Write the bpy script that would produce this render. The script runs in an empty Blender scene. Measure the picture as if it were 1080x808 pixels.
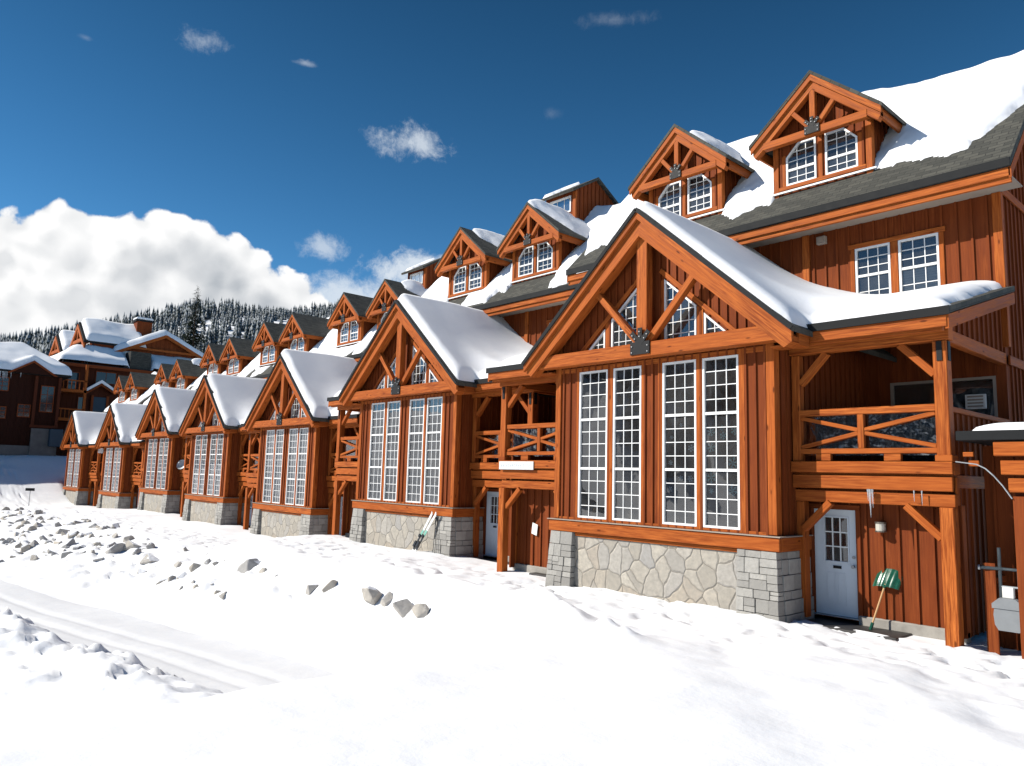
import bpy, bmesh, math, random
import numpy as np
from mathutils import Vector, Matrix
random.seed(7); rng = np.random.default_rng(7)
sc = bpy.context.scene
col = sc.collection

# ------------------------------------------------------------------ camera
YAW, PITCH, ROLL = math.radians(47.885), math.radians(7.088), math.radians(1.476)
EYE = Vector((0, 0, 2.62))
F = Vector((-math.sin(YAW)*math.cos(PITCH), math.cos(YAW)*math.cos(PITCH), math.sin(PITCH)))
r0 = Vector((math.cos(YAW), math.sin(YAW), 0)); u0 = r0.cross(F)
rr = math.cos(ROLL)*r0 + math.sin(ROLL)*u0
uu = -math.sin(ROLL)*r0 + math.cos(ROLL)*u0
cd = bpy.data.cameras.new('camera'); cam = bpy.data.objects.new('camera', cd); col.objects.link(cam)
cd.sensor_width = 36; cd.lens = 36*787.7/1080; cd.clip_end = 6000; cd.clip_start = .05
m = Matrix((rr, uu, -F)).transposed().to_4x4(); m.translation = EYE
cam.matrix_world = m
sc.camera = cam

# ------------------------------------------------------------------ sun, exposure
SUN = Vector((-.80, -1.0, .92)).normalized()
sd = bpy.data.lights.new('sun', 'SUN'); so = bpy.data.objects.new('sun', sd); col.objects.link(so)
sd.energy = 5.0; sd.angle = math.radians(.53); sd.color = (1, .95, .86)
so.rotation_euler = SUN.to_track_quat('Z', 'Y').to_euler(); so.location = (-60, -60, 60)
sc.view_settings.view_transform = 'Standard'; sc.view_settings.look = 'None'
sc.view_settings.gamma = 1; sc.view_settings.use_curve_mapping = False
sc.cycles.diffuse_bounces = 1
sc.view_settings.exposure = .28

# ------------------------------------------------------------------ node helper
class N:
    def __init__(s, tree): s.t = tree
    def new(s, typ, **kw):
        n = s.t.nodes.new(typ)
        for k, v in kw.items(): setattr(n, k, v)
        return n
    def link(s, a, b): s.t.links.new(a, b)
    def put(s, sock, v):
        if hasattr(v, 'is_output'): s.link(v, sock)
        else: sock.default_value = v
    def math(s, op, a, b=0.0, c=None, clamp=False):
        n = s.new('ShaderNodeMath', operation=op, use_clamp=clamp)
        s.put(n.inputs[0], a); s.put(n.inputs[1], b)
        if c is not None: s.put(n.inputs[2], c)
        return n.outputs[0]
    def noise(s, vec, scale, detail=4, rough=.5, dist=0, col=False):
        n = s.new('ShaderNodeTexNoise'); n.inputs['Scale'].default_value = scale
        n.inputs['Detail'].default_value = detail; n.inputs['Roughness'].default_value = rough
        n.inputs['Distortion'].default_value = dist
        if vec is not None: s.link(vec, n.inputs['Vector'])
        return n.outputs['Color' if col else 'Fac']
    def mapr(s, v, a, b, c=0.0, d=1.0, smooth=False):
        n = s.new('ShaderNodeMapRange'); n.clamp = True
        if smooth: n.interpolation_type = 'SMOOTHSTEP'
        s.put(n.inputs[0], v)
        for i, x in enumerate((a, b, c, d)): s.put(n.inputs[1+i], x)
        return n.outputs[0]
    def mix(s, f, a, b, mode='MIX'):
        n = s.new('ShaderNodeMix', data_type='RGBA', blend_type=mode)
        s.put(n.inputs[0], f); s.put(n.inputs[6], a); s.put(n.inputs[7], b)
        return n.outputs[2]
    def vscale(s, v, sc_):
        n = s.new('ShaderNodeMapping'); s.link(v, n.inputs[0]); n.inputs['Scale'].default_value = sc_
        return n.outputs[0]
    def bump(s, h, strength=.3, dist=.02):
        n = s.new('ShaderNodeBump'); n.inputs['Strength'].default_value = strength
        n.inputs['Distance'].default_value = dist; s.link(h, n.inputs['Height'])
        return n.outputs[0]

def rgb(r, g, b): return (r, g, b, 1)

# ------------------------------------------------------------------ world: Nishita sky + clouds by direction
w = bpy.data.worlds.new('World'); sc.world = w; w.use_nodes = True
w.node_tree.nodes.clear(); n = N(w.node_tree)
sky = n.new('ShaderNodeTexSky', sky_type='NISHITA', sun_disc=False)
sky.sun_elevation = math.asin(SUN.z); sky.sun_rotation = math.atan2(SUN.x, SUN.y)
sky.altitude = 1700; sky.air_density = .9; sky.dust_density = .15; sky.ozone_density = 3.0
tc = n.new('ShaderNodeTexCoord'); gen = tc.outputs['Generated']
sep = n.new('ShaderNodeSeparateXYZ'); n.link(gen, sep.inputs[0]); gx, gy, gz = sep.outputs
az = n.math('ARCTAN2', gx, gy)
el = n.math('ARCTAN2', gz, n.math('SQRT', n.math('ADD', n.math('MULTIPLY', gx, gx), n.math('MULTIPLY', gy, gy))))
cmb = n.new('ShaderNodeCombineXYZ'); n.link(az, cmb.inputs[0]); n.link(el, cmb.inputs[1]); ae = cmb.outputs[0]
def blob(a, e, ra, re):
    x = n.math('DIVIDE', n.math('SUBTRACT', az, a), ra); y = n.math('DIVIDE', n.math('SUBTRACT', el, e), re)
    return n.math('SUBTRACT', 1.0, n.math('SQRT', n.math('ADD', n.math('MULTIPLY', x, x), n.math('MULTIPLY', y, y))))
def smax(items, k=.25):
    o = items[0]
    for i in items[1:]:
        q = n.new('ShaderNodeMath', operation='SMOOTH_MAX'); n.put(q.inputs[0], o); n.put(q.inputs[1], i); q.inputs[2].default_value = k
        o = q.outputs[0]
    return o
def vor(vec, scale, off):
    mp = n.new('ShaderNodeMapping'); n.link(vec, mp.inputs[0]); mp.inputs['Location'].default_value = off
    v = n.new('ShaderNodeTexVoronoi', feature='SMOOTH_F1'); v.inputs['Scale'].default_value = scale
    v.inputs['Smoothness'].default_value = .35; n.link(mp.outputs[0], v.inputs['Vector'])
    return v.outputs['Distance']
# the big cumulus
big = smax([blob(-1.47, .195, .11, .072), blob(-1.375, .234, .10, .077), blob(-1.29, .242, .095, .077), blob(-1.225, .226, .09, .073),
            blob(-1.165, .192, .09, .062), blob(-1.10, .172, .09, .045), blob(-1.58, .18, .14, .08), blob(-1.30, .155, .24, .095)], .3)
wn = n.new('ShaderNodeVectorMath', operation='MULTIPLY_ADD')
nz = n.noise(ae, 9, 5, .6, col=True); n.link(nz, wn.inputs[0]); wn.inputs[1].default_value = (.05, .05, 0); n.link(ae, wn.inputs[2])
wae = wn.outputs[0]
fb = n.noise(wae, 26, 6, .58)
puff = n.math('SUBTRACT', .42, vor(wae, 17, (.3, .1, 0)))
puff2 = n.math('SUBTRACT', .42, vor(wae, 40, (.7, .2, 0)))
dens = n.math('ADD', big, n.math('ADD', n.math('MULTIPLY', puff, .48), n.math('ADD', n.math('MULTIPLY', puff2, .22), n.math('MULTIPLY', n.math('SUBTRACT', fb, .5), .35))))
a_big = n.mapr(dens, .0, .085, 0, 1, True)
# shading: billow relief lit from the upper left, grey belly
sh = n.new('ShaderNodeMapping'); n.link(wae, sh.inputs[0]); sh.inputs['Location'].default_value = (-.012, .014, 0)
puffL = n.math('SUBTRACT', .42, vor(sh.outputs[0], 17, (.3, .1, 0)))
puffL2 = n.math('SUBTRACT', .42, vor(sh.outputs[0], 40, (.7, .2, 0)))
rel = n.math('ADD', n.math('SUBTRACT', puff, puffL), n.math('MULTIPLY', n.math('SUBTRACT', puff2, puffL2), .5))
depth = n.mapr(dens, .12, .80, 0, 1, True)
low = n.noise(ae, 7, 3, .5)
belly = n.math('MULTIPLY', depth, n.mapr(az, -1.46, -1.18, .12, 1.0), clamp=True)
belly = n.math('MULTIPLY', belly, n.mapr(low, .25, .65, .5, 1.0))
lit = n.math('SUBTRACT', n.math('ADD', .97, n.math('MAXIMUM', n.math('MULTIPLY', rel, .75), -.20)), n.math('MULTIPLY', belly, .72), clamp=True)
c_big = n.mix(lit, rgb(.22, .27, .33), rgb(1.0, 1.0, 1.0))
# wisps and low cloud right of it
def wisp(a, e, ra, re, amp=1.5, soft=.5, sc_=26):
    nn = n.noise(wae, sc_, 8, .72)
    d = n.math('ADD', blob(a, e, ra, re), n.math('MULTIPLY', n.math('SUBTRACT', nn, .55), amp))
    return n.mapr(d, .0, soft, 0, 1, True)
ws = [(wisp(-.985, .428, .075, .028, 2.6, 1.0), .70), (wisp(-1.262, .503, .040, .018, 2.6, 1.1), .42), (wisp(-1.132, .503, .024, .006, 2.0, .9), .34),
      (wisp(-1.095, .288, .042, .024, 2.0, .8), .60), (wisp(-.965, .268, .085, .032, 1.6, .6), .85), (wisp(-1.05, .225, .12, .040, 1.6, .7), .80),
      (wisp(-.70, .575, .07, .012, 2.6, 1.4), .18), (wisp(-1.392, .475, .012, .005, 1.6, 1.0), .16), (wisp(-.79, .47, .02, .012, 2.2, 1.2), .10)]
a_w = None
for a, k in ws:
    a = n.math('MULTIPLY', a, k); a_w = a if a_w is None else n.math('MAXIMUM', a_w, a)
# deepen the sky as the polarised photograph shows it
hsv = n.new('ShaderNodeHueSaturation'); n.link(sky.outputs[0], hsv.inputs['Color'])
hsv.inputs['Hue'].default_value = .492; hsv.inputs['Saturation'].default_value = 1.26; hsv.inputs['Value'].default_value = 1.0
CL = 12.0   # cloud radiance in sky-texture units
def cscale(c, k):
    q = n.new('ShaderNodeVectorMath', operation='SCALE'); n.link(c, q.inputs[0]); q.inputs['Scale'].default_value = k; return q.outputs[0]
skv = n.new('ShaderNodeVectorMath', operation='SCALE'); n.link(hsv.outputs[0], skv.inputs[0]); n.link(n.mapr(el, .60, .18, .92, 1.62), skv.inputs['Scale'])
skyc = skv.outputs[0]
o1 = n.mix(a_w, skyc, rgb(.78*CL, .84*CL, .90*CL))
o2 = n.mix(a_big, o1, cscale(c_big, CL))
bg = n.new('ShaderNodeBackground'); n.link(o2, bg.inputs[0]); bg.inputs[1].default_value = .070
wo = n.new('ShaderNodeOutputWorld'); n.link(bg.outputs[0], wo.inputs[0])

# ------------------------------------------------------------------ materials
MATS = {}
def mat(name, build):
    mt = bpy.data.materials.new(name); mt.use_nodes = True; mt.node_tree.nodes.clear()
    q = N(mt.node_tree); out = q.new('ShaderNodeOutputMaterial'); bs = q.new('ShaderNodeBsdfPrincipled')
    q.link(bs.outputs[0], out.inputs[0]); build(q, bs, out); MATS[name] = mt
    return mt
def wood(name, dark, mid, light, rough=.55, board=0.0, knots=True):
    def b(q, bs, out):
        uvn = q.new('ShaderNodeUVMap'); uv = uvn.outputs[0]
        g1 = q.noise(q.vscale(uv, (.9, 16, 1)), 1.6, 5, .6, .4)
        g2 = q.noise(q.vscale(uv, (2.5, 60, 1)), 1.0, 3, .5)
        big_ = q.noise(q.vscale(uv, (.25, .9, 1)), 1.0, 2, .5)
        f = q.math('ADD', q.math('MULTIPLY', g1, .65), q.math('MULTIPLY', g2, .35))
        c = q.mix(q.mapr(f, .40, .60), dark, light)
        oi = q.new('ShaderNodeObjectInfo'); geo = q.new('ShaderNodeNewGeometry')
        rn = q.math('FRACT', q.math('ADD', oi.outputs['Random'], geo.outputs['Random Per Island']))
        c = q.mix(q.mapr(rn, 0, 1, 0, .38), c, dark)
        c = q.mix(q.mapr(big_, .38, .62, 0, .62), c, mid)
        if knots:
            v = q.new('ShaderNodeTexVoronoi'); v.inputs['Scale'].default_value = 1.0
            q.link(q.vscale(uv, (1.7, 5.5, 1)), v.inputs['Vector'])
            k = q.mapr(v.outputs['Distance'], .05, .15, .8, 0, True)
            c = q.mix(k, c, rgb(dark[0]*.28, dark[1]*.25, dark[2]*.3))
        if board:
            info = q.new('ShaderNodeSeparateXYZ'); q.link(uv, info.inputs[0])
            wnn = q.new('ShaderNodeTexWhiteNoise', noise_dimensions='1D'); q.link(q.math('FLOOR', q.math('DIVIDE', info.outputs[1], board)), wnn.inputs['W'])
            c = q.mix(q.mapr(wnn.outputs[0], 0, 1, 0, .55), c, dark)
        # weather: faint streaks
        st = q.noise(q.vscale(uv, (.5, 7, 1)), .8, 4, .7)
        c = q.mix(q.mapr(st, .52, .72, 0, .5), c, rgb(dark[0]*.55, dark[1]*.55, dark[2]*.6))
        q.link(c, bs.inputs['Base Color'])
        q.put(bs.inputs['Roughness'], q.mapr(g1, .3, .7, rough-.08, rough+.15))
        bs.inputs['Specular IOR Level'].default_value = .10
        q.link(q.bump(f, .35, .006), bs.inputs['Normal'])
    return mat(name, b)
wood('trim_wood', rgb(.21, .042, .0085), rgb(.385, .092, .0165), rgb(.56, .162, .034))
wood('siding_wood', rgb(.145, .030, .0085), rgb(.225, .052, .0135), rgb(.30, .078, .021), .65, .31, False)
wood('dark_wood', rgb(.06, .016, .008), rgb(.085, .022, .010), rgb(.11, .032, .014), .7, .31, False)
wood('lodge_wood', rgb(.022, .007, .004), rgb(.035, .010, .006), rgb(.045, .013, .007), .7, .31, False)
wood('pale_wood', rgb(.50, .30, .15), rgb(.58, .36, .18), rgb(.66, .42, .22), .5, 0, False)
def simple(name, c, rough=.5, metal=0.0, spec=.5, var=0.0, scale=6, bump=0.0):
    def b(q, bs, out):
        t = q.new('ShaderNodeTexCoord').outputs['Object']
        nz_ = q.noise(t, scale, 5, .6)
        k = var
        cc = q.mix(q.mapr(nz_, .3, .7), rgb(c[0]*(1-k), c[1]*(1-k), c[2]*(1-k)), rgb(min(1, c[0]*(1+k)), min(1, c[1]*(1+k)), min(1, c[2]*(1+k))))
        q.link(cc, bs.inputs['Base Color']); bs.inputs['Metallic'].default_value = metal
        q.put(bs.inputs['Roughness'], q.mapr(nz_, .3, .7, max(.02, rough-.07), min(1, rough+.07)))
        bs.inputs['Specular IOR Level'].default_value = spec
        if bump: q.link(q.bump(nz_, bump, .02), bs.inputs['Normal'])
    return mat(name, b)
simple('white_frame', (.80, .80, .79), .4, var=.03)
simple('door_white', (.66, .72, .78), .35, var=.03)
simple('roof_metal', (.012, .013, .014), .7, .0, .2, .2)
simple('black_steel', (.010, .010, .011), .6, .0, .25, .25, 10)
simple('bolt_steel', (.38, .38, .38), .5, .2)
simple('soffit', (.33, .27, .22), .7, var=.06)
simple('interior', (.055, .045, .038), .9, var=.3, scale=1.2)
simple('concrete', (.30, .28, .25), .85, var=.18, scale=5, bump=.4)
simple('dark_concrete', (.12, .115, .11), .9, var=.2, scale=1.5)
simple('shade_dark_slab', (.035, .033, .032), .55, var=.4, scale=3, bump=.2)  # near-black colour holds the entry's cast shadow along with a dark doormat
simple('meter_grey', (.22, .235, .25), .45, var=.06)
simple('pipe_dark', (.06, .075, .085), .4, .4, .5, .2)
simple('pipe_grey', (.42, .45, .47), .4, .5, .5, .1)
simple('green_plastic', (.008, .075, .042), .28, var=.12, scale=14)
simple('white_plastic', (.72, .72, .70), .45, var=.04)
simple('dish_grey', (.42, .45, .47), .4, .1, .5, .1)
simple('blind_white', (.55, .54, .50), .8, var=.05)
simple('paper', (.80, .82, .80), .8, var=.02)
simple('flake_teal', (.42, .66, .62), .7, var=.1)
simple('ink', (.36, .44, .52), .7)
simple('ski_black', (.02, .02, .022), .35)
simple('ski_teal', (.20, .45, .36), .35)
simple('lamp_metal', (.20, .18, .15), .4, .8)
simple('lamp_glass', (.50, .48, .42), .2)
simple('blue_paint', (.010, .035, .060), .6)
simple('bark', (.075, .05, .035), .9, var=.3, scale=8, bump=.6)
def m_needles(name, c0, c1, snow):
    def b(q, bs, out):
        geo = q.new('ShaderNodeNewGeometry'); s3 = q.new('ShaderNodeSeparateXYZ'); q.link(geo.outputs['Normal'], s3.inputs[0])
        nz_ = q.noise(geo.outputs['Position'], .9, 4, .65)
        c = q.mix(q.mapr(nz_, .3, .7), c0, c1)
        if snow:
            up = q.math('ADD', q.math('MULTIPLY', s3.outputs[2], .55), q.math('MULTIPLY', q.noise(geo.outputs['Position'], .55, 5, .7), 1.0))
            c = q.mix(q.mapr(up, snow, snow+.34, 0, .62, True), c, rgb(.55, .58, .62))
        q.link(c, bs.inputs['Base Color']); bs.inputs['Roughness'].default_value = .85; bs.inputs['Specular IOR Level'].default_value = .15
    return mat(name, b)
m_needles('forest_needles', rgb(.022, .032, .032), rgb(.055, .068, .064), .66)
m_needles('pine_needles', rgb(.012, .022, .012), rgb(.035, .05, .026), 0)
def m_glass(q, bs, out):
    q.t.nodes.remove(bs)
    tr = q.new('ShaderNodeBsdfTransparent'); tr.inputs[0].default_value = rgb(.62, .66, .68)
    gl = q.new('ShaderNodeBsdfGlossy'); gl.inputs['Roughness'].default_value = .015; gl.inputs[0].default_value = rgb(.95, .97, 1)
    geo = q.new('ShaderNodeNewGeometry')
    wv = q.noise(geo.outputs['Position'], 1.3, 2, .5); nb = q.bump(wv, .10, .02)
    q.link(nb, gl.inputs['Normal'])
    fr = q.new('ShaderNodeFresnel'); fr.inputs[0].default_value = 1.5
    f = q.math('MULTIPLY', fr.outputs[0], 2.3, clamp=True)
    mx = q.new('ShaderNodeMixShader'); q.link(f, mx.inputs[0]); q.link(tr.outputs[0], mx.inputs[1]); q.link(gl.outputs[0], mx.inputs[2])
    df = q.new('ShaderNodeBsdfDiffuse'); df.inputs[0].default_value = rgb(.5, .5, .5)
    m2 = q.new('ShaderNodeMixShader'); q.link(q.mapr(q.noise(geo.outputs['Position'], .9, 4, .6), .3, .72, .015, .10), m2.inputs[0]); q.link(mx.outputs[0], m2.inputs[1]); q.link(df.outputs[0], m2.inputs[2])
    q.link(m2.outputs[0], out.inputs[0])
mat('window_glass', m_glass)
def m_acrylic(q, bs, out):
    q.t.nodes.remove(bs)
    tr = q.new('ShaderNodeBsdfTransparent'); tr.inputs[0].default_value = rgb(.78, .78, .76)
    gl = q.new('ShaderNodeBsdfGlossy'); gl.inputs['Roughness'].default_value = .06
    geo = q.new('ShaderNodeNewGeometry')
    wv = q.noise(geo.outputs['Position'], 2.2, 3, .5); q.link(q.bump(wv, .5, .05), gl.inputs['Normal'])
    mx = q.new('ShaderNodeMixShader'); mx.inputs[0].default_value = .20; q.link(tr.outputs[0], mx.inputs[1]); q.link(gl.outputs[0], mx.inputs[2])
    q.link(mx.outputs[0], out.inputs[0])
mat('acrylic', m_acrylic)
def m_shingle(q, bs, out):
    uv = q.new('ShaderNodeUVMap').outputs[0]
    br = q.new('ShaderNodeTexBrick'); q.link(uv, br.inputs['Vector'])
    br.inputs['Scale'].default_value = 1; br.inputs['Brick Width'].default_value = .30; br.inputs['Row Height'].default_value = .14
    br.inputs['Mortar Size'].default_value = .008; br.inputs['Mortar Smooth'].default_value = .3; br.inputs['Bias'].default_value = 0
    br.inputs['Color1'].default_value = rgb(.036, .036, .030); br.inputs['Color2'].default_value = rgb(.090, .086, .070); br.inputs['Mortar'].default_value = rgb(.012, .012, .011)
    nz_ = q.noise(uv, 14, 4, .7); c = q.mix(q.mapr(nz_, .3, .7, 0, .6), br.outputs[0], rgb(.055, .055, .046))
    q.link(c, bs.inputs['Base Color']); bs.inputs['Roughness'].default_value = .9
    h = q.math('SUBTRACT', q.math('MULTIPLY', nz_, .4), br.outputs['Fac']); q.link(q.bump(h, .9, .02), bs.inputs['Normal'])
mat('shingles', m_shingle)
def m_field(q, bs, out):
    uv = q.new('ShaderNodeUVMap').outputs[0]
    wv = q.new('ShaderNodeVectorMath', operation='MULTIPLY_ADD'); q.link(q.noise(uv, 2.2, 2, .5, col=True), wv.inputs[0]); wv.inputs[1].default_value = (.22, .22, 0); q.link(uv, wv.inputs[2])
    sc_ = q.vscale(wv.outputs[0], (2.7, 2.3, 1))
    ve = q.new('ShaderNodeTexVoronoi', feature='DISTANCE_TO_EDGE', voronoi_dimensions='2D'); q.link(sc_, ve.inputs['Vector']); ve.inputs['Scale'].default_value = 1
    vc = q.new('ShaderNodeTexVoronoi', voronoi_dimensions='2D'); q.link(sc_, vc.inputs['Vector']); vc.inputs['Scale'].default_value = 1
    hs = q.new('ShaderNodeSeparateColor'); q.link(vc.outputs['Color'], hs.inputs[0])
    g = q.noise(uv, 9, 6, .65)
    c = q.mix(hs.outputs[0], rgb(.34, .31, .265), rgb(.49, .45, .385))
    c = q.mix(q.mapr(hs.outputs[1], .45, 1, 0, .8), c, rgb(.36, .35, .34)); c = q.mix(q.mapr(hs.outputs[2], .6, 1, 0, .7), c, rgb(.40, .33, .25))
    c = q.mix(q.mapr(g, .38, .66, 0, .6), c, rgb(.25, .235, .21))
    jt = q.mapr(ve.outputs['Distance'], .006, .020, 1, 0, True)
    c = q.mix(jt, c, rgb(.19, .17, .145))
    q.link(c, bs.inputs['Base Color']); bs.inputs['Roughness'].default_value = .9; bs.inputs['Specular IOR Level'].default_value = .2
    h = q.math('ADD', q.math('MULTIPLY', q.mapr(ve.outputs['Distance'], 0, .09, 0, 1, True), 1.0), q.math('MULTIPLY', g, .35))
    q.link(q.bump(h, .6, .035), bs.inputs['Normal'])
mat('fieldstone', m_field)
def m_ashlar(q, bs, out):
    uv = q.new('ShaderNodeUVMap').outputs[0]; geo = q.new('ShaderNodeNewGeometry')
    t = q.new('ShaderNodeTexCoord').outputs['Object']
    g = q.noise(t, 7, 6, .7); rnd = geo.outputs['Random Per Island']
    c = q.mix(rnd, rgb(.25, .24, .225), rgb(.42, .405, .375)); c = q.mix(q.mapr(g, .35, .7, 0, .5), c, rgb(.25, .24, .22))
    q.link(c, bs.inputs['Base Color']); bs.inputs['Roughness'].default_value = .92; bs.inputs['Specular IOR Level'].default_value = .2
    q.link(q.bump(g, .8, .03), bs.inputs['Normal'])
mat('ashlar', m_ashlar)
def m_rock(q, bs, out):
    t = q.new('ShaderNodeTexCoord').outputs['Object']; oi = q.new('ShaderNodeObjectInfo'); geo = q.new('ShaderNodeNewGeometry')
    g = q.noise(t, 3.5, 7, .7)
    c = q.mix(oi.outputs['Random'], rgb(.46, .45, .44), rgb(.58, .52, .43)); c = q.mix(q.mapr(g, .35, .7, 0, .5), c, rgb(.26, .25, .24))
    s3 = q.new('ShaderNodeSeparateXYZ'); q.link(geo.outputs['Normal'], s3.inputs[0])
    up = q.math('ADD', s3.outputs[2], q.math('MULTIPLY', q.noise(t, 2.5, 4, .6), .5))
    c = q.mix(q.mapr(up, .95, 1.03, 0, 1, True), c, rgb(.88, .89, .92))
    q.link(c, bs.inputs['Base Color']); bs.inputs['Roughness'].default_value = .9; bs.inputs['Specular IOR Level'].default_value = .2
    q.link(q.bump(g, .7, .05), bs.inputs['Normal'])
mat('rock', m_rock)
def m_snow(name, fine, amp, k=1.0):
    def b(q, bs, out):
        t = q.new('ShaderNodeNewGeometry').outputs['Position']
        g = q.math('ADD', q.math('MULTIPLY', q.noise(t, fine, 6, .62), .8), q.math('MULTIPLY', q.noise(t, fine*6, 4, .6), .2))
        q.link(q.mix(q.mapr(g, .35, .65), rgb(.86*k, .87*k, .90*k), rgb(.92*k, .92*k, .93*k)), bs.inputs['Base Color'])
        bs.inputs['Roughness'].default_value = .75; bs.inputs['Specular IOR Level'].default_value = .15
        q.link(q.bump(g, amp, .045), bs.inputs['Normal'])
    return mat(name, b)
m_snow('ground_snow', 2.2, .42)
m_snow('packed_snow', 3.0, .3, .84)
m_snow('roof_snow', .9, .30)
simple('ice', (.75, .80, .84), .12, 0, .6)
MATS['ice'].node_tree.nodes['Principled BSDF'].inputs['Transmission Weight'].default_value = .6
M = MATS

# ------------------------------------------------------------------ mesh builder
class MB:
    def __init__(s, mtx=None): s.v = []; s.f = []; s.uv = []; s.M = mtx or Matrix()
    def face(s, pts, uvs):
        b = len(s.v); s.v += [tuple(s.M @ Vector(p)) for p in pts]; s.f.append(tuple(range(b, b+len(pts)))); s.uv.append(uvs)
    def hexa(s, P, uo=None):
        """8 corners: bottom ring 0-3, top ring 4-7 (any oriented box); grain along the longest edge"""
        P = [Vector(p) for p in P]
        ex, ey, ez = (P[1]-P[0]), (P[3]-P[0]), (P[4]-P[0])
        L = max((ex, ey, ez), key=lambda a: a.length).normalized()
        uo = uo or (random.uniform(0, 50), random.uniform(0, 50))
        b = len(s.v); s.v += [tuple(s.M @ p) for p in P]
        for q in ((0, 3, 2, 1), (4, 5, 6, 7), (0, 1, 5, 4), (1, 2, 6, 5), (2, 3, 7, 6), (3, 0, 4, 7)):
            s.f.append(tuple(b+i for i in q))
            nrm = (P[q[1]]-P[q[0]]).cross(P[q[3]]-P[q[0]])
            C_ = nrm.normalized().cross(L) if nrm.length > 1e-12 else Vector((0, 0, 1))
            s.uv.append([(P[i].dot(L)+uo[0], P[i].dot(C_)+uo[1]) for i in q])
    def box(s, x0, x1, y0, y1, z0, z1, uo=None):
        s.hexa([(x0, y0, z0), (x1, y0, z0), (x1, y1, z0), (x0, y1, z0), (x0, y0, z1), (x1, y0, z1), (x1, y1, z1), (x0, y1, z1)], uo)
    def bar(s, p0, p1, w_, h, up=(0, 0, 1)):
        p0, p1 = Vector(p0), Vector(p1); d = (p1-p0).normalized(); up = Vector(up)
        a = d.cross(up).normalized()*w_/2; c = a.cross(d).normalized()*h/2
        s.hexa([p0-a-c, p0+a-c, p1+a-c, p1-a-c, p0-a+c, p0+a+c, p1+a+c, p1-a+c])
    def prism(s, poly, y0, y1, flat=False):
        """polygon in xz, extruded along y; counter-clockwise seen from -y. uv: along x / along y"""
        k = len(poly); uo = (random.uniform(0, 50), random.uniform(0, 50))
        L = max(((Vector(poly[(i+1) % k])-Vector(poly[i])) for i in range(k)), key=lambda a: a.length).normalized()
        C_ = Vector((-L.y, L.x))
        U = lambda p: (Vector(p).dot(L)+uo[0], Vector(p).dot(C_)+uo[1])
        s.face([(p[0], y0, p[1]) for p in poly], [U(p) for p in poly])
        s.face([(p[0], y1, p[1]) for p in reversed(poly)], [U(p) for p in reversed(poly)])
        for i in range(k):
            a, b = poly[i], poly[(i+1) % k]; ln = math.hypot(b[0]-a[0], b[1]-a[1]); 
            if abs(y1-y0) > ln or flat: q = [(y0+uo[0], uo[1]), (y1+uo[0], uo[1]), (y1+uo[0], ln+uo[1]), (y0+uo[0], ln+uo[1])]
            else: q = [(uo[0], y0+uo[1]), (uo[0], y1+uo[1]), (ln+uo[0], y1+uo[1]), (ln+uo[0], y0+uo[1])]
            s.face([(a[0], y0, a[1]), (a[0], y1, a[1]), (b[0], y1, b[1]), (b[0], y0, b[1])], q)
    def cyl(s, p0, p1, r, k=10, r1=None):
        p0, p1 = Vector(p0), Vector(p1); d = (p1-p0).normalized(); r1 = r if r1 is None else r1
        a = d.orthogonal().normalized(); c = d.cross(a)
        ring = lambda p, q: [p+(a*math.cos(t)+c*math.sin(t))*q for t in [2*math.pi*i/k for i in range(k)]]
        A, B = ring(p0, r), ring(p1, r1); ln = (p1-p0).length
        for i in range(k):
            j = (i+1) % k; s.face([A[i], A[j], B[j], B[i]], [(0, i*.1), (0, i*.1+.1), (ln, i*.1+.1), (ln, i*.1)])
        s.face(list(reversed(A)), [(0, 0)]*k); s.face(B, [(0, 0)]*k)
    def wall(s, poly, holes, y, t=.12, step=.30, bw=.045, bt=.038, x_off=0.0, battens=True):
        """board-and-batten wall in xz at y (front face towards -y) with openings"""
        bm = bmesh.new(); edges = []
        for lp in [poly]+holes:
            vs = [bm.verts.new((p[0], y, p[1])) for p in lp]
            edges += [bm.edges.new((vs[i], vs[(i+1) % len(vs)])) for i in range(len(vs))]
        bmesh.ops.triangle_fill(bm, edges=edges, use_beauty=True, normal=(0, -1, 0))
        for f in bm.faces:
            P = [v.co.copy() for v in f.verts]
            if (P[1]-P[0]).cross(P[2]-P[0]).y > 0: P.reverse()
            s.face(P, [(p.z, p.x) for p in P])
            Q = [Vector((p.x, y+t, p.z)) for p in reversed(P)]
            s.face(Q, [(p.z, p.x) for p in Q])
        bm.free()
        for li, lp in enumerate([poly]+holes):
            for i in range(len(lp)):
                a, b = lp[i], lp[(i+1) % len(lp)]
                P = [(a[0], y, a[1]), (a[0], y+t, a[1]), (b[0], y+t, b[1]), (b[0], y, b[1])]
                if li: P.reverse()
                s.face(P, [(p[2], p[0]+p[1]) for p in P])
        if not battens: return
        x0 = min(p[0] for p in poly); x1 = max(p[0] for p in poly)
        def cuts(lp, x):
            z = []
            for i in range(len(lp)):
                a, b = lp[i], lp[(i+1) % len(lp)]
                if (a[0] <= x) != (b[0] <= x): z.append(a[1]+(b[1]-a[1])*(x-a[0])/(b[0]-a[0]))
            return sorted(z)
        x = math.ceil((x0-x_off+.05)/step)*step+x_off
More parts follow.
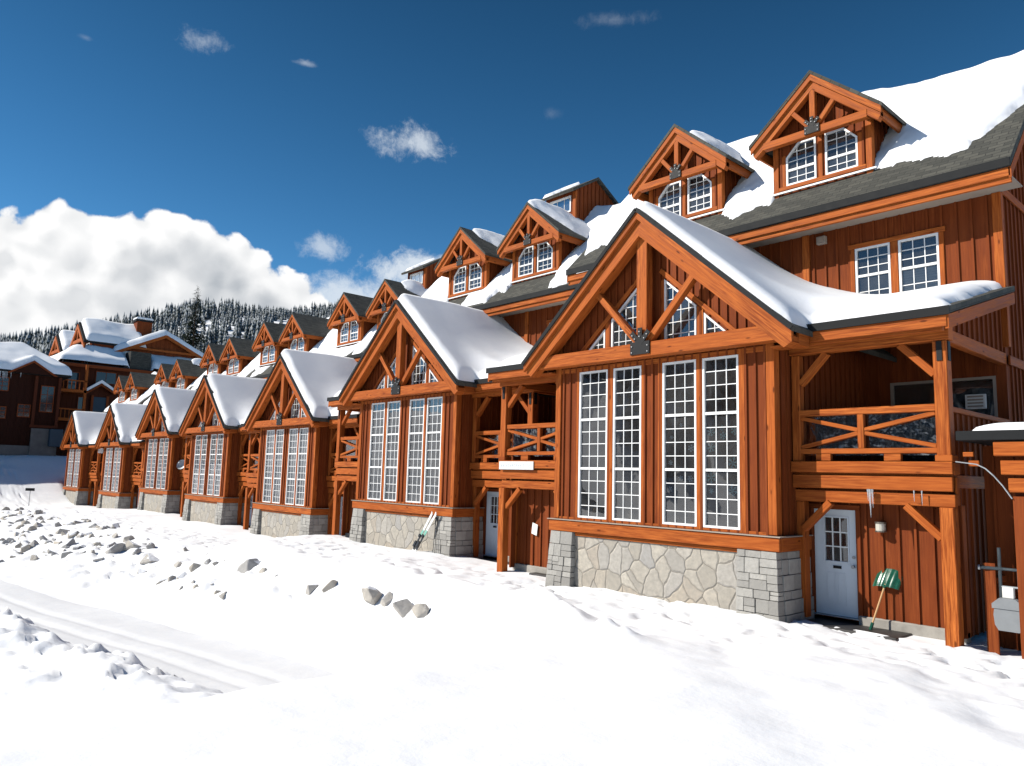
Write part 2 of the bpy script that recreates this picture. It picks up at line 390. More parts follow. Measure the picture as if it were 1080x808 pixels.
        while x < x1-.05:
            segs = []
            o = cuts(poly, x)
            for i in range(0, len(o)-1, 2): segs.append((o[i], o[i+1]))
            for h in holes:
                c_ = []
                for xx in (x-bw/2, x+bw/2):
                    q = cuts(h, xx)
                    if q: c_ += q
                if c_:
                    lo, hi = min(c_), max(c_); new = []
                    for a, b in segs:
                        if hi <= a or lo >= b: new.append((a, b)); continue
                        if lo > a: new.append((a, lo))
                        if hi < b: new.append((hi, b))
                    segs = new
            for a, b in segs:
                if b-a > .06: s.box(x-bw/2, x+bw/2, y-bt, y-.0005, a+.004, b-.004)
            x += step
    def build(s, name, m_, parent=None, bevel=0.0, smooth=False, recalc=True):
        me = bpy.data.meshes.new(name); me.from_pydata(s.v, [], s.f)
        ul = me.uv_layers.new(name='UVMap'); k = 0
        flat = [c for f in s.uv for uv in f for c in uv]
        ul.data.foreach_set('uv', flat)
        if bevel:
            bm = bmesh.new(); bm.from_mesh(me)
            bmesh.ops.remove_doubles(bm, verts=bm.verts, dist=1e-6) if bevel > 0 and False else None
            bmesh.ops.bevel(bm, geom=[e for e in bm.edges if len(e.link_faces) == 2 and e.calc_face_angle(0) > .6], offset=bevel, segments=1, affect='EDGES', profile=.5)
            bm.to_mesh(me); bm.free()
        me.materials.append(m_); me.update()
        if smooth: me.polygons.foreach_set('use_smooth', [True]*len(me.polygons))
        o = bpy.data.objects.new(name, me); col.objects.link(o)
        if parent is not None: o.parent = parent
        return o
def tag(o, label=None, cat=None, group=None, kind=None):
    if label: o['label'] = label
    if cat: o['category'] = cat
    if group: o['group'] = group
    if kind: o['kind'] = kind
    return o
def empty(name, loc, label, cat, group=None, rz=0):
    o = bpy.data.objects.new(name, None); col.objects.link(o); o.location = loc; o.rotation_euler = (0, 0, rz)
    o.empty_display_size = .3
    return tag(o, label, cat, group)
def copy_tree(o, parent=None):
    c = o.copy(); col.objects.link(c); c.parent = parent
    for ch in list(o.children): copy_tree(ch, c)
    return c

# ------------------------------------------------------------------ numpy noise
def vnoise(x, y, seed=0):
    xi = np.floor(x).astype(np.int64); yi = np.floor(y).astype(np.int64); xf = x-xi; yf = y-yi
    def h(a, b):
        k = (a*374761393 + b*668265263 + seed*974634361) & 0x7fffffff
        k = ((k ^ (k >> 13))*1274126177) & 0x7fffffff
        return ((k ^ (k >> 16)) & 0xffff)/65535.0
    u = xf*xf*(3-2*xf); v_ = yf*yf*(3-2*yf)
    return (h(xi, yi)*(1-u)+h(xi+1, yi)*u)*(1-v_) + (h(xi, yi+1)*(1-u)+h(xi+1, yi+1)*u)*v_
def fbm(x, y, oct=4, seed=0, rough=.5):
    o = 0; a = 1; t = 0
    for i in range(oct):
        o = o+a*vnoise(x*2**i+17.3*i, y*2**i+9.1*i, seed+i); t += a; a *= rough
    return o/t
def sstep(a, b, x):
    t = np.clip((x-a)/(b-a), 0, 1); return t*t*(3-2*t)

# units of the row: centre x, front y, ground z
UNITS = [(-10.468, 13.797, 0.0), (-22.372, 15.097, -.034), (-34.325, 16.356, -.647), (-45.93, 16.925, -.618), (-58.045, 17.737, -.59),
         (-69.524, 17.722, -1.14), (-83.0, 17.71, -1.137)]

# ------------------------------------------------------------------ ground
def terrace(X):
    z = -.635*sstep(-27.6, -29.6, X) - .50*sstep(-63.0, -65.0, X)
    return z + 4.7*sstep(-82, -101, X) + 1.1*np.exp(-((X+89)/4.5)**2)*fbm(X*.12, X*0+1, 2, 81)
def toe(X): return np.clip(9.3+(X+15)*.185, -3, 9.3)
def ground_h(X, Y, detail=True):
    X = np.asarray(X, float); Y = np.asarray(Y, float)
    zt = terrace(X)
    far = sstep(-80, -98, X)
    zr = -2.0*sstep(-8.2, -15.5, X)
    zr = zr*(1-far)+zt*far
    tp = 12.1+.5*(fbm(X*.25, Y*0+3, 2, 5)-.5)
    tb = toe(X)
    s = sstep(0, 1, np.clip((Y-tb)/(tp-tb), 0, 1))
    z = zr+(zt-zr)*s
    # plough berm on the far side of the road and the field behind it
    yb = tb-4.7
    bermw = sstep(-11, -15, X)*(1-far)
    z = z + bermw*(.95*np.exp(-((Y-yb)/1.0)**2)*(.65+.7*fbm(X*.7, Y*.7, 3, 11)) + .55*sstep(yb, yb-1.5, Y))
    # mound the photographer stands on
    z = z+1.0*np.exp(-(X**2+(Y+.3)**2)/(2*2.4**2))
    # low drift left along the house front, cleared in the entries
    if detail:
        near = np.exp(-((X+20)/45)**2)
        onb = s*(1-s)*4
        road = sstep(yb+.6, yb+1.4, Y)*(1-sstep(tb-.5, tb+.3, Y))*bermw
        z = z + (fbm(X*.35, Y*.35, 3, 21)-.5)*.30*(1-.6*road)*(1-.6*sstep(9, 5, Y)*sstep(-14, -9, X))
        z = z + (fbm(X*1.1, Y*1.1, 4, 31)-.5)*(.07+.20*onb)*(1-.7*road)
        lump = np.clip(fbm(X*2.3, Y*2.3, 3, 41)-.56, 0, 1)
        z = z + lump*(.04+.75*onb*sstep(-9, -14, X)+.8*bermw*np.exp(-((Y-yb)/1.4)**2))*(1-.9*road) + (fbm(X*3.6, Y*3.6, 4, 45, .68)-.5)*.42*bermw*np.exp(-((Y-yb-.1)/1.1)**2) + (fbm(X*2.6, Y*2.6, 4, 47, .6)-.5)*.16*onb*sstep(-9, -14, X)
        # trodden strip: footprints
        path = np.exp(-((Y-tp-1.0)/1.3)**2)
        fp = np.clip(fbm(X*3.6, Y*3.6, 2, 51)-.55, 0, 1)
        z = z - fp*.75*path + (fbm(X*5, Y*5, 2, 55)-.5)*.07*np.exp(-((Y-tp-.6)/1.9)**2)
        # old ploughed crusts at the ramp edge
        ridge = np.exp(-((Y-(tp-1.3-.35*(X+10)))/.35)**2)*sstep(-13.5, -11, X)*(1-sstep(-8.5, -7, X))
        z = z + ridge*.6*fbm(X*1.5, Y*1.5, 3, 61)
        # ruts
        for o_ in (1.35, 2.15, 3.05, 3.7):
            z = z - road*.05*np.exp(-((Y-(tb-o_)-.15*np.sin(X*.3))/.13)**2)
    for (ux, uy, uz) in UNITS:
        for sgn in (1, -1):
            cx = ux+sgn*4.5
            k = sstep(1.75, 1.25, np.abs(X-cx))*sstep(uy+.45, uy+.95, Y+.25*(fbm(X*2, Y*2, 2, 71)-.5))
            z = z*(1-k)+k*(uz-.085)
        k = sstep(3.4, 2.9, np.abs(X-ux))*sstep(uy+.35, uy+.7, Y)
        z = z*(1-k)+k*(uz-.3)
    k = sstep(-4.45, -4.2, X)*sstep(14.2, 14.9, Y)*sstep(3, 1, X)
    z = z*(1-k)+k*(-.16)
    return z
gxs = np.concatenate([np.array([-3000, -1500, -800, -500, -350, -260, -200, -170, -150, -135]), np.arange(-125, -62, .8), np.arange(-62, -40, .3), np.arange(-40, -27, .16), np.arange(-27, -22, .11), np.arange(-22, 2, .11), np.arange(2, 12, .8), np.array([20, 40, 90, 200, 500, 1200, 3000])])
gys = np.concatenate([np.array([-3000, -1200, -500, -200, -90, -40, -22, -14, -9]), np.arange(-6, 0, .4), np.arange(0, 2.5, .16), np.arange(2.5, 16, .095), np.arange(16, 30, .5), np.array([34, 40, 50, 70, 110, 200, 400, 900, 3000])])
GX, GY = np.meshgrid(gxs, gys, indexing='ij')
GZ = ground_h(GX, GY)
nx, ny = GX.shape
vs = np.stack([GX, GY, GZ], -1).reshape(-1, 3)
idx = np.arange(nx*ny).reshape(nx, ny)
fs = np.stack([idx[:-1, :-1], idx[1:, :-1], idx[1:, 1:], idx[:-1, 1:]], -1).reshape(-1, 4)
def np_mesh(name, V, Fq, m_, smooth=True, parent=None):
    me = bpy.data.meshes.new(name); me.vertices.add(len(V)); me.vertices.foreach_set('co', np.ascontiguousarray(V, dtype=np.float32).ravel())
    k = Fq.shape[1]
    me.loops.add(Fq.size); me.loops.foreach_set('vertex_index', np.ascontiguousarray(Fq, dtype=np.int32).ravel())
    me.polygons.add(len(Fq)); me.polygons.foreach_set('loop_start', np.arange(0, Fq.size, k, dtype=np.int32)); me.polygons.foreach_set('loop_total', np.full(len(Fq), k, dtype=np.int32))
    if smooth: me.polygons.foreach_set('use_smooth', np.ones(len(Fq), dtype=bool))
    me.update(calc_edges=True); me.validate(); me.materials.append(m_)
    o = bpy.data.objects.new(name, me); col.objects.link(o)
    if parent is not None: o.parent = parent
    return o
g = np_mesh('snow_ground', vs, fs, M['ground_snow']); tag(g, kind='structure')

# packed snow road surface, a thin sheet over the ground
rx = np.arange(-62, -10.5, .2); rv = np.linspace(0, 1, 40)
RX, RV = np.meshgrid(rx, rv, indexing='ij'); RT = toe(RX)+.15*(fbm(RX*.9, RX*0, 3, 15)-.5)
RY = RT-.05-RV*(3.75+.5*(fbm(RX*.8, RX*0+9, 3, 16)-.5))*np.clip((-10-RX)/4, .25, 1)
RZ_ = ground_h(RX, RY)+.022
ir = np.arange(RX.size).reshape(RX.shape)
tag(np_mesh('snowy_road', np.stack([RX, RY, RZ_], -1).reshape(-1, 3), np.stack([ir[:-1, :-1], ir[:-1, 1:], ir[1:, 1:], ir[1:, :-1]], -1).reshape(-1, 4), M['packed_snow']), kind='structure')

# ------------------------------------------------------------------ windows
def inset(poly, d):
    k = len(poly); out = []
    for i in range(k):
        p0, p1, p2 = Vector(poly[i-1]), Vector(poly[i]), Vector(poly[(i+1) % k])
        a = (p1-p0).normalized(); b = (p2-p1).normalized(); na = Vector((-a.y, a.x)); nb = Vector((-b.y, b.x))
        bis = (na+nb).normalized(); out.append(tuple(p1+bis*d/max(.25, bis.dot(na))))
    return out
def clip_seg(poly, fixed, axis):
    z = []
    for i in range(len(poly)):
        a, b = poly[i], poly[(i+1) % len(poly)]
        if (a[axis] <= fixed) != (b[axis] <= fixed): z.append(a[1-axis]+(b[1-axis]-a[1-axis])*(fixed-a[axis])/(b[axis]-a[axis]))
    z.sort(); return z
def window(parent, poly, y, vxs, hzs, rails=(), fw=.048, mw=.019, mtx=None, name='window', fm='white_frame'):
    """poly counter-clockwise in xz; vxs / hzs: muntin positions; rails: heavy rails"""
    fr = MB(mtx); inn = inset(poly, fw)
    k = len(poly)
    for i in range(k):
        a, b, c, d = poly[i], poly[(i+1) % k], inn[(i+1) % k], inn[i]
        y0, y1 = y-.035, y+.06
        fr.face([(a[0], y0, a[1]), (b[0], y0, b[1]), (c[0], y0, c[1]), (d[0], y0, d[1])], [(0, 0)]*4)
        fr.face([(d[0], y0, d[1]), (c[0], y0, c[1]), (c[0], y1, c[1]), (d[0], y1, d[1])], [(0, 0)]*4)
        fr.face([(b[0], y0, b[1]), (a[0], y0, a[1]), (a[0], y1, a[1]), (b[0], y1, b[1])], [(0, 0)]*4)
    for x in vxs:
        z = clip_seg(inn, x, 0)
        if len(z) == 2: fr.box(x-mw/2, x+mw/2, y+.002, y+.03, z[0], z[1])
    for z_ in hzs:
        x = clip_seg(inn, z_, 1)
        if len(x) == 2: fr.box(x[0], x[1], y-.001, y+.028, z_-mw/2, z_+mw/2)
    for z_ in rails:
        x = clip_seg(inn, z_, 1)
        if len(x) == 2: fr.box(x[0], x[1], y-.022, y+.05, z_-.029, z_+.029)
    o = fr.build(name, M[fm], parent)
    p = MB(mtx); big_ = inset(poly, fw*.6)
    p.face([(q[0], y+.016, q[1]) for q in big_], [(0, 0)]*k); p.build('pane', M['window_glass'], o)
    return o
rect = lambda x0, x1, z0, z1: [(x0, z0), (x1, z0), (x1, z1), (x0, z1)]
mir = lambda poly: [(-p[0], p[1]) for p in reversed(poly)]
lin = lambda a, b, k: [a+(b-a)*i/k for i in range(1, k)]

# ------------------------------------------------------------------ one townhouse
SL = .878; RZ = 8.846           # bay roof slope and ridge
def gusset(mtx, parent, s=1.0):
    g_ = MB(mtx)
    g_.box(-.27*s, .27*s, -.03, 0, -.27*s, .02*s)
    for a in (-.72, 0, .72):
        d = Vector((math.sin(a), 0, math.cos(a))); oy = Vector((0, -.017-.003*(a+.72), -.03*s))
        g_.bar(oy+d*.02, oy+d*.37*s, .12*s, .024, (0, 1, 0))
    o = g_.build('gusset_plate', M['black_steel'], parent)
    b = MB(mtx)
    for a in (-.72, 0, .72):
        for q in (.20, .31):
            p = Vector((math.sin(a)*q*s, -.034, -.06*s+math.cos(a)*q*s)); b.cyl(p+Vector((0, .005, 0)), p-Vector((0, .022, 0)), .015*s, 8)
    for x in (-.22, .22):
        for z in (-.22, -.08): b.cyl((x*s, -.025, z*s), (x*s, -.05, z*s), .015*s, 8)
    b.build('bolt', M['bolt_steel'], parent)
    return o
def make_dormer(root, dx):
    T = Matrix.Translation((dx, 4.3, 10.30))
    d = MB(T)   # local: front wall y=0, base z=0
    # front wall polygon with two windows
    wr = [(.12, .14), (.94, .14), (.94, .92), (.60, 1.27), (.12, 1.27)]; wl = mir(wr)
    hw = 1.22
    d.wall([(-hw, -.55), (hw, -.55), (hw, 1.55), (0, 2.62), (-hw, 1.55)], [wl, wr], 0, .1, step=.24, x_off=.12)
    for sx in (-1, 1):   # cheeks
        R = T @ Matrix.Translation((sx*hw, 0, 0)) @ Matrix.Rotation(math.radians(90*sx), 4, 'Z')
        dd = MB(R); pts = [(.102, -.65), (2.6, 1.58), (.102, 1.55)] if sx > 0 else [(-.102, -.65), (-.102, 1.55), (-2.6, 1.58)]
        dd.wall(pts, [], 0.0, .06, step=.26)
        b = len(d.v); d.v += dd.v; d.f += [tuple(i+b for i in f) for f in dd.f]; d.uv += dd.uv
    dm = d.build('dormer', M['siding_wood'], root)
    for poly in (wl, wr):
        xs = sorted({p[0] for p in poly}); x0, x1 = xs[0], xs[-1]
        window(dm, poly, .01, lin(x0+.05, x1-.05, 3), [.35, .80, 1.04], rails=[.56], mtx=T, mw=.018)
    for sx in (-1, 1):
        t = MB(T); t.box(sx*hw-.075, sx*hw+.075, -.045, .12, -.35, 1.38); t.build('corner_trim', M['trim_wood'], dm, .008)
    t = MB(T)
    for x in (-1.0, 1.0): t.box(x-.055, x+.055, -.032, -.001, -.02, 1.0)
    t.box(-.055, .055, -.036, -.001, .10, 1.30)
    t.box(-1.14, 1.14, -.05, -.001, .03, .135)
    t.build('window_trim', M['trim_wood'], dm, .008)
    f = MB(T); f.box(-1.35, 1.4, -.10, -.052, -.06, -.015); f.build('flashing', M['white_frame'], dm)
    # roof
    s, az_ = .865, 2.85
    rf = MB(T)
    for sx in (-1, 1):
        P = [(0, az_), (sx*1.74, az_-s*1.74), (sx*1.74, az_-s*1.74-.10), (0, az_-.10)]
        rf.prism(P if sx < 0 else P[::-1], -.52, 3.2, True)
    rf.build('dormer_roof', M['shingles'], dm)
    for sx in (-1, 1):
        e = MB(); e.M = T; e.box(min(sx*1.60, sx*1.66), max(sx*1.60, sx*1.66), -.40, 2.1, az_-s*1.74-.30, az_-s*1.66-.11)
        e.build('eave_fascia', M['trim_wood'], dm, .006)
    for sx in (-1, 1):
        b = MB(T); z0 = az_-.10
        P = [(0, z0), (sx*1.70, z0-s*1.70), (sx*1.70, z0-s*1.70-.17), (0, z0-.17)]
        b.prism(P if sx < 0 else P[::-1], -.50, -.44)
        P = [(0, z0-.12), (sx*1.66, z0-.12-s*1.66), (sx*1.66, z0-.24-s*1.66), (sx*1.60, z0-.40-s*1.60), (0, z0-.40)]
        b.prism(P if sx < 0 else P[::-1], -.435, -.26)
        b.build('barge_board', M['trim_wood'], dm, .008)
    b = MB(T); b.box(-1.36, 1.36, -.45, -.28, 1.13, 1.33); b.build('tie_beam', M['trim_wood'], dm, .01)
    b = MB(T); b.box(-.075, .075, -.43, -.29, 1.335, 2.40); b.build('king_post', M['trim_wood'], dm, .01)
    for sx in (-1, 1):
        b = MB(T); b.bar((sx*.08, -.365, 1.36), (sx*.60, -.365, 1.98), .12, .12, (0, 1, 0)); b.build('strut', M['trim_wood'], dm, .008)
        b = MB(T); b.box(min(sx*1.12, sx*1.30), max(sx*1.12, sx*1.30), -.42, -.05, 1.40, 1.55); b.build('outrigger', M['trim_wood'], dm, .01)
    gusset(T @ Matrix.Translation((0, -.455, 1.36)), dm, .72)
    return dm

def stone_pier(mb, x0, x1, y0, y1, z0, z1, batter_l=0.0, batter_r=0.0, seed=1):
    """battered ashlar pier: real blocks, coursed irregularly, on the front and the outer face"""
    rnd = random.Random(seed)
    z = z0
    while z < z1-.02:
        h = min(rnd.choice([.13, .17, .22, .27, .30]), z1-z)
        if z1-z-h < .07: h = z1-z
        t0 = (z1-z)/(z1-z0); t1 = (z1-z-h)/(z1-z0); L0 = x0-batter_l*t0; R0 = x1+batter_r*t0
        L1 = x0-batter_l*t1; R1 = x1+batter_r*t1; f0 = y0-.10*t0; f1 = y0-.10*t1
        x = L0
        while x < R0-.01:
            w_ = rnd.uniform(.14, .42)
            if R0-x-w_ < .16: w_ = R0-x
            u0_, u1_ = (x-L0)/(R0-L0), (x+w_-L0)/(R0-L0); j = rnd.uniform(0, .018); gpx = .005
            a0, b0 = x+gpx, x+w_-gpx; a1, b1 = L1+(R1-L1)*u0_+gpx, L1+(R1-L1)*u1_-gpx
            P = [Vector(p) for p in ((a0, f0, z+gpx), (b0, f0, z+gpx), (b0, y0+.15, z+gpx), (a0, y0+.15, z+gpx), (a1, f1, z+h-gpx), (b1, f1, z+h-gpx), (b1, y0+.15, z+h-gpx), (a1, y0+.15, z+h-gpx))]
            if h > .16 and rnd.random() < .5:      # two thinner stones instead of one
                c = rnd.uniform(.35, .65); q = .005/h
                lo = [P[i].lerp(P[i+4], c-q) for i in range(4)]; hi = [P[i].lerp(P[i+4], c+q) for i in range(4)]
                sets = [P[:4]+lo, hi+P[4:]]
            else: sets = [P]
            for S in sets:
                j = rnd.uniform(0, .03)
                for i in (0, 1, 4, 5): S[i] = S[i]-Vector((rnd.uniform(-.004, .004), j, rnd.uniform(-.003, .003)))
                mb.hexa(S)
            x += w_
        # side blocks
        y = y0+.151
        while y < y1-.01:
            w_ = rnd.uniform(.2, .5)
            if y1-y-w_ < .16: w_ = y1-y
            for xo, sx, on in ((L0, -1, batter_l >= 0 and x0 < 0), (R0, 1, x1 > 0)):
                if on:
                    j = rnd.uniform(0, .018); a, b = (xo-j, xo+.15) if sx < 0 else (xo-.15, xo+j)
                    mb.box(a, b, y+.005, y+w_-.005, z+.005, z+h-.005)
            y += w_
        z += h

def make_townhouse(first):
    root = empty('townhouse', UNITS[0], 'x', 'townhouse', 'timber townhouses of the long row')
    # ---- main wall behind balconies
    mw = MB()
    up = [rect(2.84, 3.66, 7.08, 8.38), rect(3.85, 4.72, 7.08, 8.38)]
    slide = [rect(3.55, 4.60, 2.92, 5.0), rect(4.64, 5.70, 2.92, 5.0)]
    holes = up+[mir(p) for p in up]+slide
    mw.wall(rect(-5.9, 5.9, -.3, 9.5), holes, 4.4, .14)
    for sx in (-1, 1):
        R = Matrix.Translation((sx*5.9, 4.4, 0)) @ Matrix.Rotation(math.radians(90*sx), 4, 'Z')
        e = MB(R); P = [(.142, -.3), (6.8, -.3), (6.8, 9.6), (3.4, 12.7), (.142, 9.7)]
        e.wall(P if sx > 0 else mir(P), [], 0, .1)
        b = len(mw.v); mw.v += e.v; mw.f += [tuple(i+b for i in f) for f in e.f]; mw.uv += e.uv
    wall = mw.build('main_wall', M['siding_wood'], root)
    for sx in (-1, 1):
        t = MB(); t.box(sx*5.9-.09, sx*5.9+.09, 4.34, 4.5, 5.6, 9.0); t.build('corner_trim', M['trim_wood'], wall, .008)
        t = MB(); t.box(sx*1.6-.09, sx*1.6+.09, 4.34, 4.42, 5.6, 9.0); t.build('wall_batten', M['trim_wood'], wall, .008)
        for z0, z1, y0 in ((9.02, 9.2, 4.5), (5.22, 5.42, 4.42)):
            t = MB(); t.box(min(sx*5.935, sx*5.98), max(sx*5.935, sx*5.98), y0, 11.1, z0, z1); t.build('band_board', M['trim_wood'], wall, .008)
        t = MB()
        for a, b in ((2.72, 2.83), (4.73, 4.83), (3.67, 3.84)): t.box(min(sx*a, sx*b), max(sx*a, sx*b), 4.36, 4.399, 6.9, 8.38)
        t.box(min(sx*2.68, sx*4.87), max(sx*2.68, sx*4.87), 4.352, 4.399, 8.385, 8.50); t.build('window_trim', M['trim_wood'], wall, .008)
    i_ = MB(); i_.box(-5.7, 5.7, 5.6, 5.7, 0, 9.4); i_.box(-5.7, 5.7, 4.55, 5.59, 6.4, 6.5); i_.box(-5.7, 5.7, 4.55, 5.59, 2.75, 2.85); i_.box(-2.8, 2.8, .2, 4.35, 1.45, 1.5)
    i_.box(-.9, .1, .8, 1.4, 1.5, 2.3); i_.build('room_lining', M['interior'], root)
    for p in up+[mir(q) for q in up]:
        x0, x1 = min(q[0] for q in p), max(q[0] for q in p)
        window(root, p, 4.41, lin(x0+.05, x1-.05, 3), [7.28, 7.9, 8.12], rails=[7.68])
    for p in slide: window(root, p, 4.42, [], [], name='sliding_door', fw=.06, fm='soffit')
    # ---- main roof
    rl, rr_ = -6.07, (6.42 if first else 6.07)
    rf = MB(Matrix.Rotation(math.radians(90), 4, 'Z'))  # profile in (y, z), extruded along -x
    prof = [(3.42, 9.34), (7.25, 13.17), (11.08, 9.34), (11.08, 9.16), (7.25, 12.97), (3.42, 9.16)]
    rf.prism(prof[::-1], -rr_, -rl, True)
    roof = rf.build('roof', M['shingles'], root)
    e = MB(); e.box(rl, rr_, 3.40, 3.44, 9.17, 9.36); e.build('gutter', M['roof_metal'], roof, .006)
    e = MB(); e.box(rl+.02, rr_-.02, 3.46, 3.51, 8.98, 9.165); e.box(rl+.02, rr_-.02, 3.515, 3.58, 8.86, 9.10); e.build('eave_fascia', M['trim_wood'], roof, .006)
    e = MB(); e.box(rl+.03, rr_-.03, 3.61, 4.39, 9.0, 9.02); e.build('soffit', M['soffit'], roof)
    for x in (rl, rr_):
        for s_ in (1, -1):
            e = MB(Matrix.Rotation(math.radians(90), 4, 'Z')); 
            P = [(7.25, 12.96), (7.25-s_*3.79, 9.17), (7.25-s_*3.79, 8.93), (7.25, 12.72)]
            e.prism(P if s_ > 0 else P[::-1], -x+.0 if x < 0 else -x, (-x)-.05 if x < 0 else -x+.05); e.build('rake_board', M['trim_wood'], roof, .006)
    # ---- dormers
    dms = [make_dormer(root, -2.075), make_dormer(root, 2.09)]
    # ---- bay
    win = [rect(-2.23, -1.31, 1.65, 5.25), rect(-1.13, -.29, 1.65, 5.25), rect(.31, 1.20, 1.65, 5.25), rect(1.36, 2.23, 1.65, 5.25)]
    gb = [(.36, 5.62), (1.21, 5.62), (1.21, 6.46), (.36, 7.20)]; gt = [(1.41, 5.62), (2.14, 5.62), (1.41, 6.26)]
    gw = [gb, gt, mir(gb), mir(gt)]
    bw = MB()
    bw.wall([(-3, 1.45), (3, 1.45), (3, 6.0), (0, 8.63), (-3, 6.0)], win+gw, 0, .14, step=.215, x_off=.03)
    for sx in (-1, 1):
        R = Matrix.Translation((sx*3, 0, 0)) @ Matrix.Rotation(math.radians(90*sx), 4, 'Z')
        e = MB(R); P = rect(.142, 4.4, 0, 6.05); e.wall(P if sx > 0 else mir(P), [], 0, .1, step=.25)
        b = len(bw.v); bw.v += e.v; bw.f += [tuple(i+b for i in f) for f in e.f]; bw.uv += e.uv
    bay = bw.build('bay', M['siding_wood'], root)
    for p in win:
        x0, x1 = min(q[0] for q in p), max(q[0] for q in p); hz = [1.65+3.6*i/12 for i in range(1, 12) if i % 4]
        window(root, p, .01, lin(x0+.05, x1-.05, 3), hz, rails=[2.85, 4.05])
    for p in gw:
        x0, x1 = min(q[0] for q in p), max(q[0] for q in p); k = 4 if len(p) == 4 else 3
        window(root, p, .01, lin(x0, x1, k), [5.62+.27*i for i in range(1, 6)], fw=.045, mw=.018)
    for sx in (-1, 1):
        t = MB(); t.box(min(sx*2.86, sx*3.04), max(sx*2.86, sx*3.04), -.045, .16, 1.6, 5.98); t.build('corner_trim', M['trim_wood'], bay, .008)
    t = MB()
    for x0, x1 in ((-2.37, -2.235), (-1.305, -1.135), (-.285, -.17), (.19, .305), (1.205, 1.355), (2.235, 2.37)): t.box(x0, x1, -.034, -.001, 1.60, 5.37)
    t.box(-2.86, 2.86, -.030, -.001, 1.585, 1.645); t.box(-2.86, 2.86, -.031, -.001, 5.255, 5.37)
    for sx in (-1, 1):
        t.bar((sx*.26, -.03, 7.42), (sx*2.36, -.03, 5.58), .11, .05, (0, 1, 0)); t.box(min(sx*1.225, sx*1.395), max(sx*1.225, sx*1.395), -.026, -.001, 5.6, 6.42)
        t.box(min(sx*.25, sx*.355), max(sx*.25, sx*.355), -.024, -.001, 5.6, 7.2)
    t.build('bay_trim', M['trim_wood'], bay, .007)
    s = MB(); s.box(-3.13, 3.13, -.13, .0, 1.29, 1.56); 
    for sx in (-1, 1): s.box(min(sx*3.0, sx*3.13), max(sx*3.0, sx*3.13), .002, 1.2, 1.29, 1.56)
    s.box(-2.3, 2.2, -.045, .0, 1.20, 1.285)
    s.build('sill_beam', M['trim_wood'], bay, .012)
    s = MB(); s.box(-3.16, 3.16, -.16, .0, 1.565, 1.585); s.box(3.0, 3.16, .002, 1.2, 1.565, 1.585); s.build('sill_flashing', M['soffit'], bay)
    s = MB(); stone_pier(s, -3.06, -2.32, -.10, 1.2, -.5, 1.285, .14, .0, 3); s.build('stone_pier', M['ashlar'], bay, .006)
    s = MB(); stone_pier(s, 2.20, 3.06, -.10, 1.2, -.5, 1.285, .0, .10, 5); s.build('stone_pier', M['ashlar'], bay, .006)
    s = MB(); s.box(-2.33, 2.21, .0, .2, -.5, 1.2, (3, 2)); o = s.build('stone_panel', M['fieldstone'], bay)
    # ---- gable truss
    tb = MB(); tb.box(-3.30, 3.30, -.43, -.15, 5.37, 5.70); tie = tb.build('tie_beam', M['trim_wood'], root, .014)
    b = MB(); b.box(-.15, .15, -.40, -.18, 5.705, 8.15); b.build('king_post', M['trim_wood'], tie, .012)
    for sx in (-1, 1):
        b = MB(); b.bar((sx*.16, -.29, 5.74), (sx*1.38, -.29, 7.06), .15, .17, (0, 1, 0)); b.build('strut', M['trim_wood'], tie, .01)
    gusset(Matrix.Translation((0, -.432, 5.70)), tie, 1.0)
    for sx in (-1, 1):
        b = MB(); z0 = RZ-.10
        P = [(0, z0), (sx*3.70, z0-SL*3.70), (sx*3.70, z0-SL*3.70-.17), (0, z0-.17)]; b.prism(P if sx < 0 else P[::-1], -.60, -.52)
        z0 = RZ-.22
        P = [(0, z0), (sx*3.66, z0-SL*3.66), (sx*3.66, z0-SL*3.66-.12), (sx*3.50, z0-SL*3.50-.36), (0, z0-.44)]; b.prism(P if sx < 0 else P[::-1], -.515, -.22)
        b.build('barge_board', M['trim_wood'], root, .012)
    # ---- bay and porch roofs
    r = MB()
    for sx in (-1, 1):
        P = [(0, RZ), (sx*3.72, RZ-SL*3.72), (sx*3.72, RZ-SL*3.72-.11), (0, RZ-.11)]; r.prism(P if sx < 0 else P[::-1], -.62, 4.38, True)
    rot = Matrix.Rotation(math.radians(90), 4, 'Z')
    for sx in (-1, 1):
        r.M = rot; P = [(.22, 5.72), (4.38, 6.885), (4.38, 6.765), (.22, 5.60)]; a, b_ = sorted((-sx*3.05, -sx*6.14)); r.prism(P[::-1], a, b_, True)
    broof = r.build('bay_roof', M['shingles'], root)
    e = MB()
    for sx in (-1, 1):
        e = MB(); e.box(min(sx*3.05, sx*6.16), max(sx*3.05, sx*6.16), .19, .215, 5.58, 5.735)
        e.bar((sx*1.86, -.635, RZ-SL*1.86-.05), (sx*.002, -.635, RZ-.05), .02, .09, (0, 0, 1)); e.bar((sx*3.72, -.635, RZ-SL*3.72-.05), (sx*1.86, -.635, RZ-SL*1.86-.05), .02, .09, (0, 0, 1))
        e.build('roof_edge', M['roof_metal'], broof)
    e = MB()
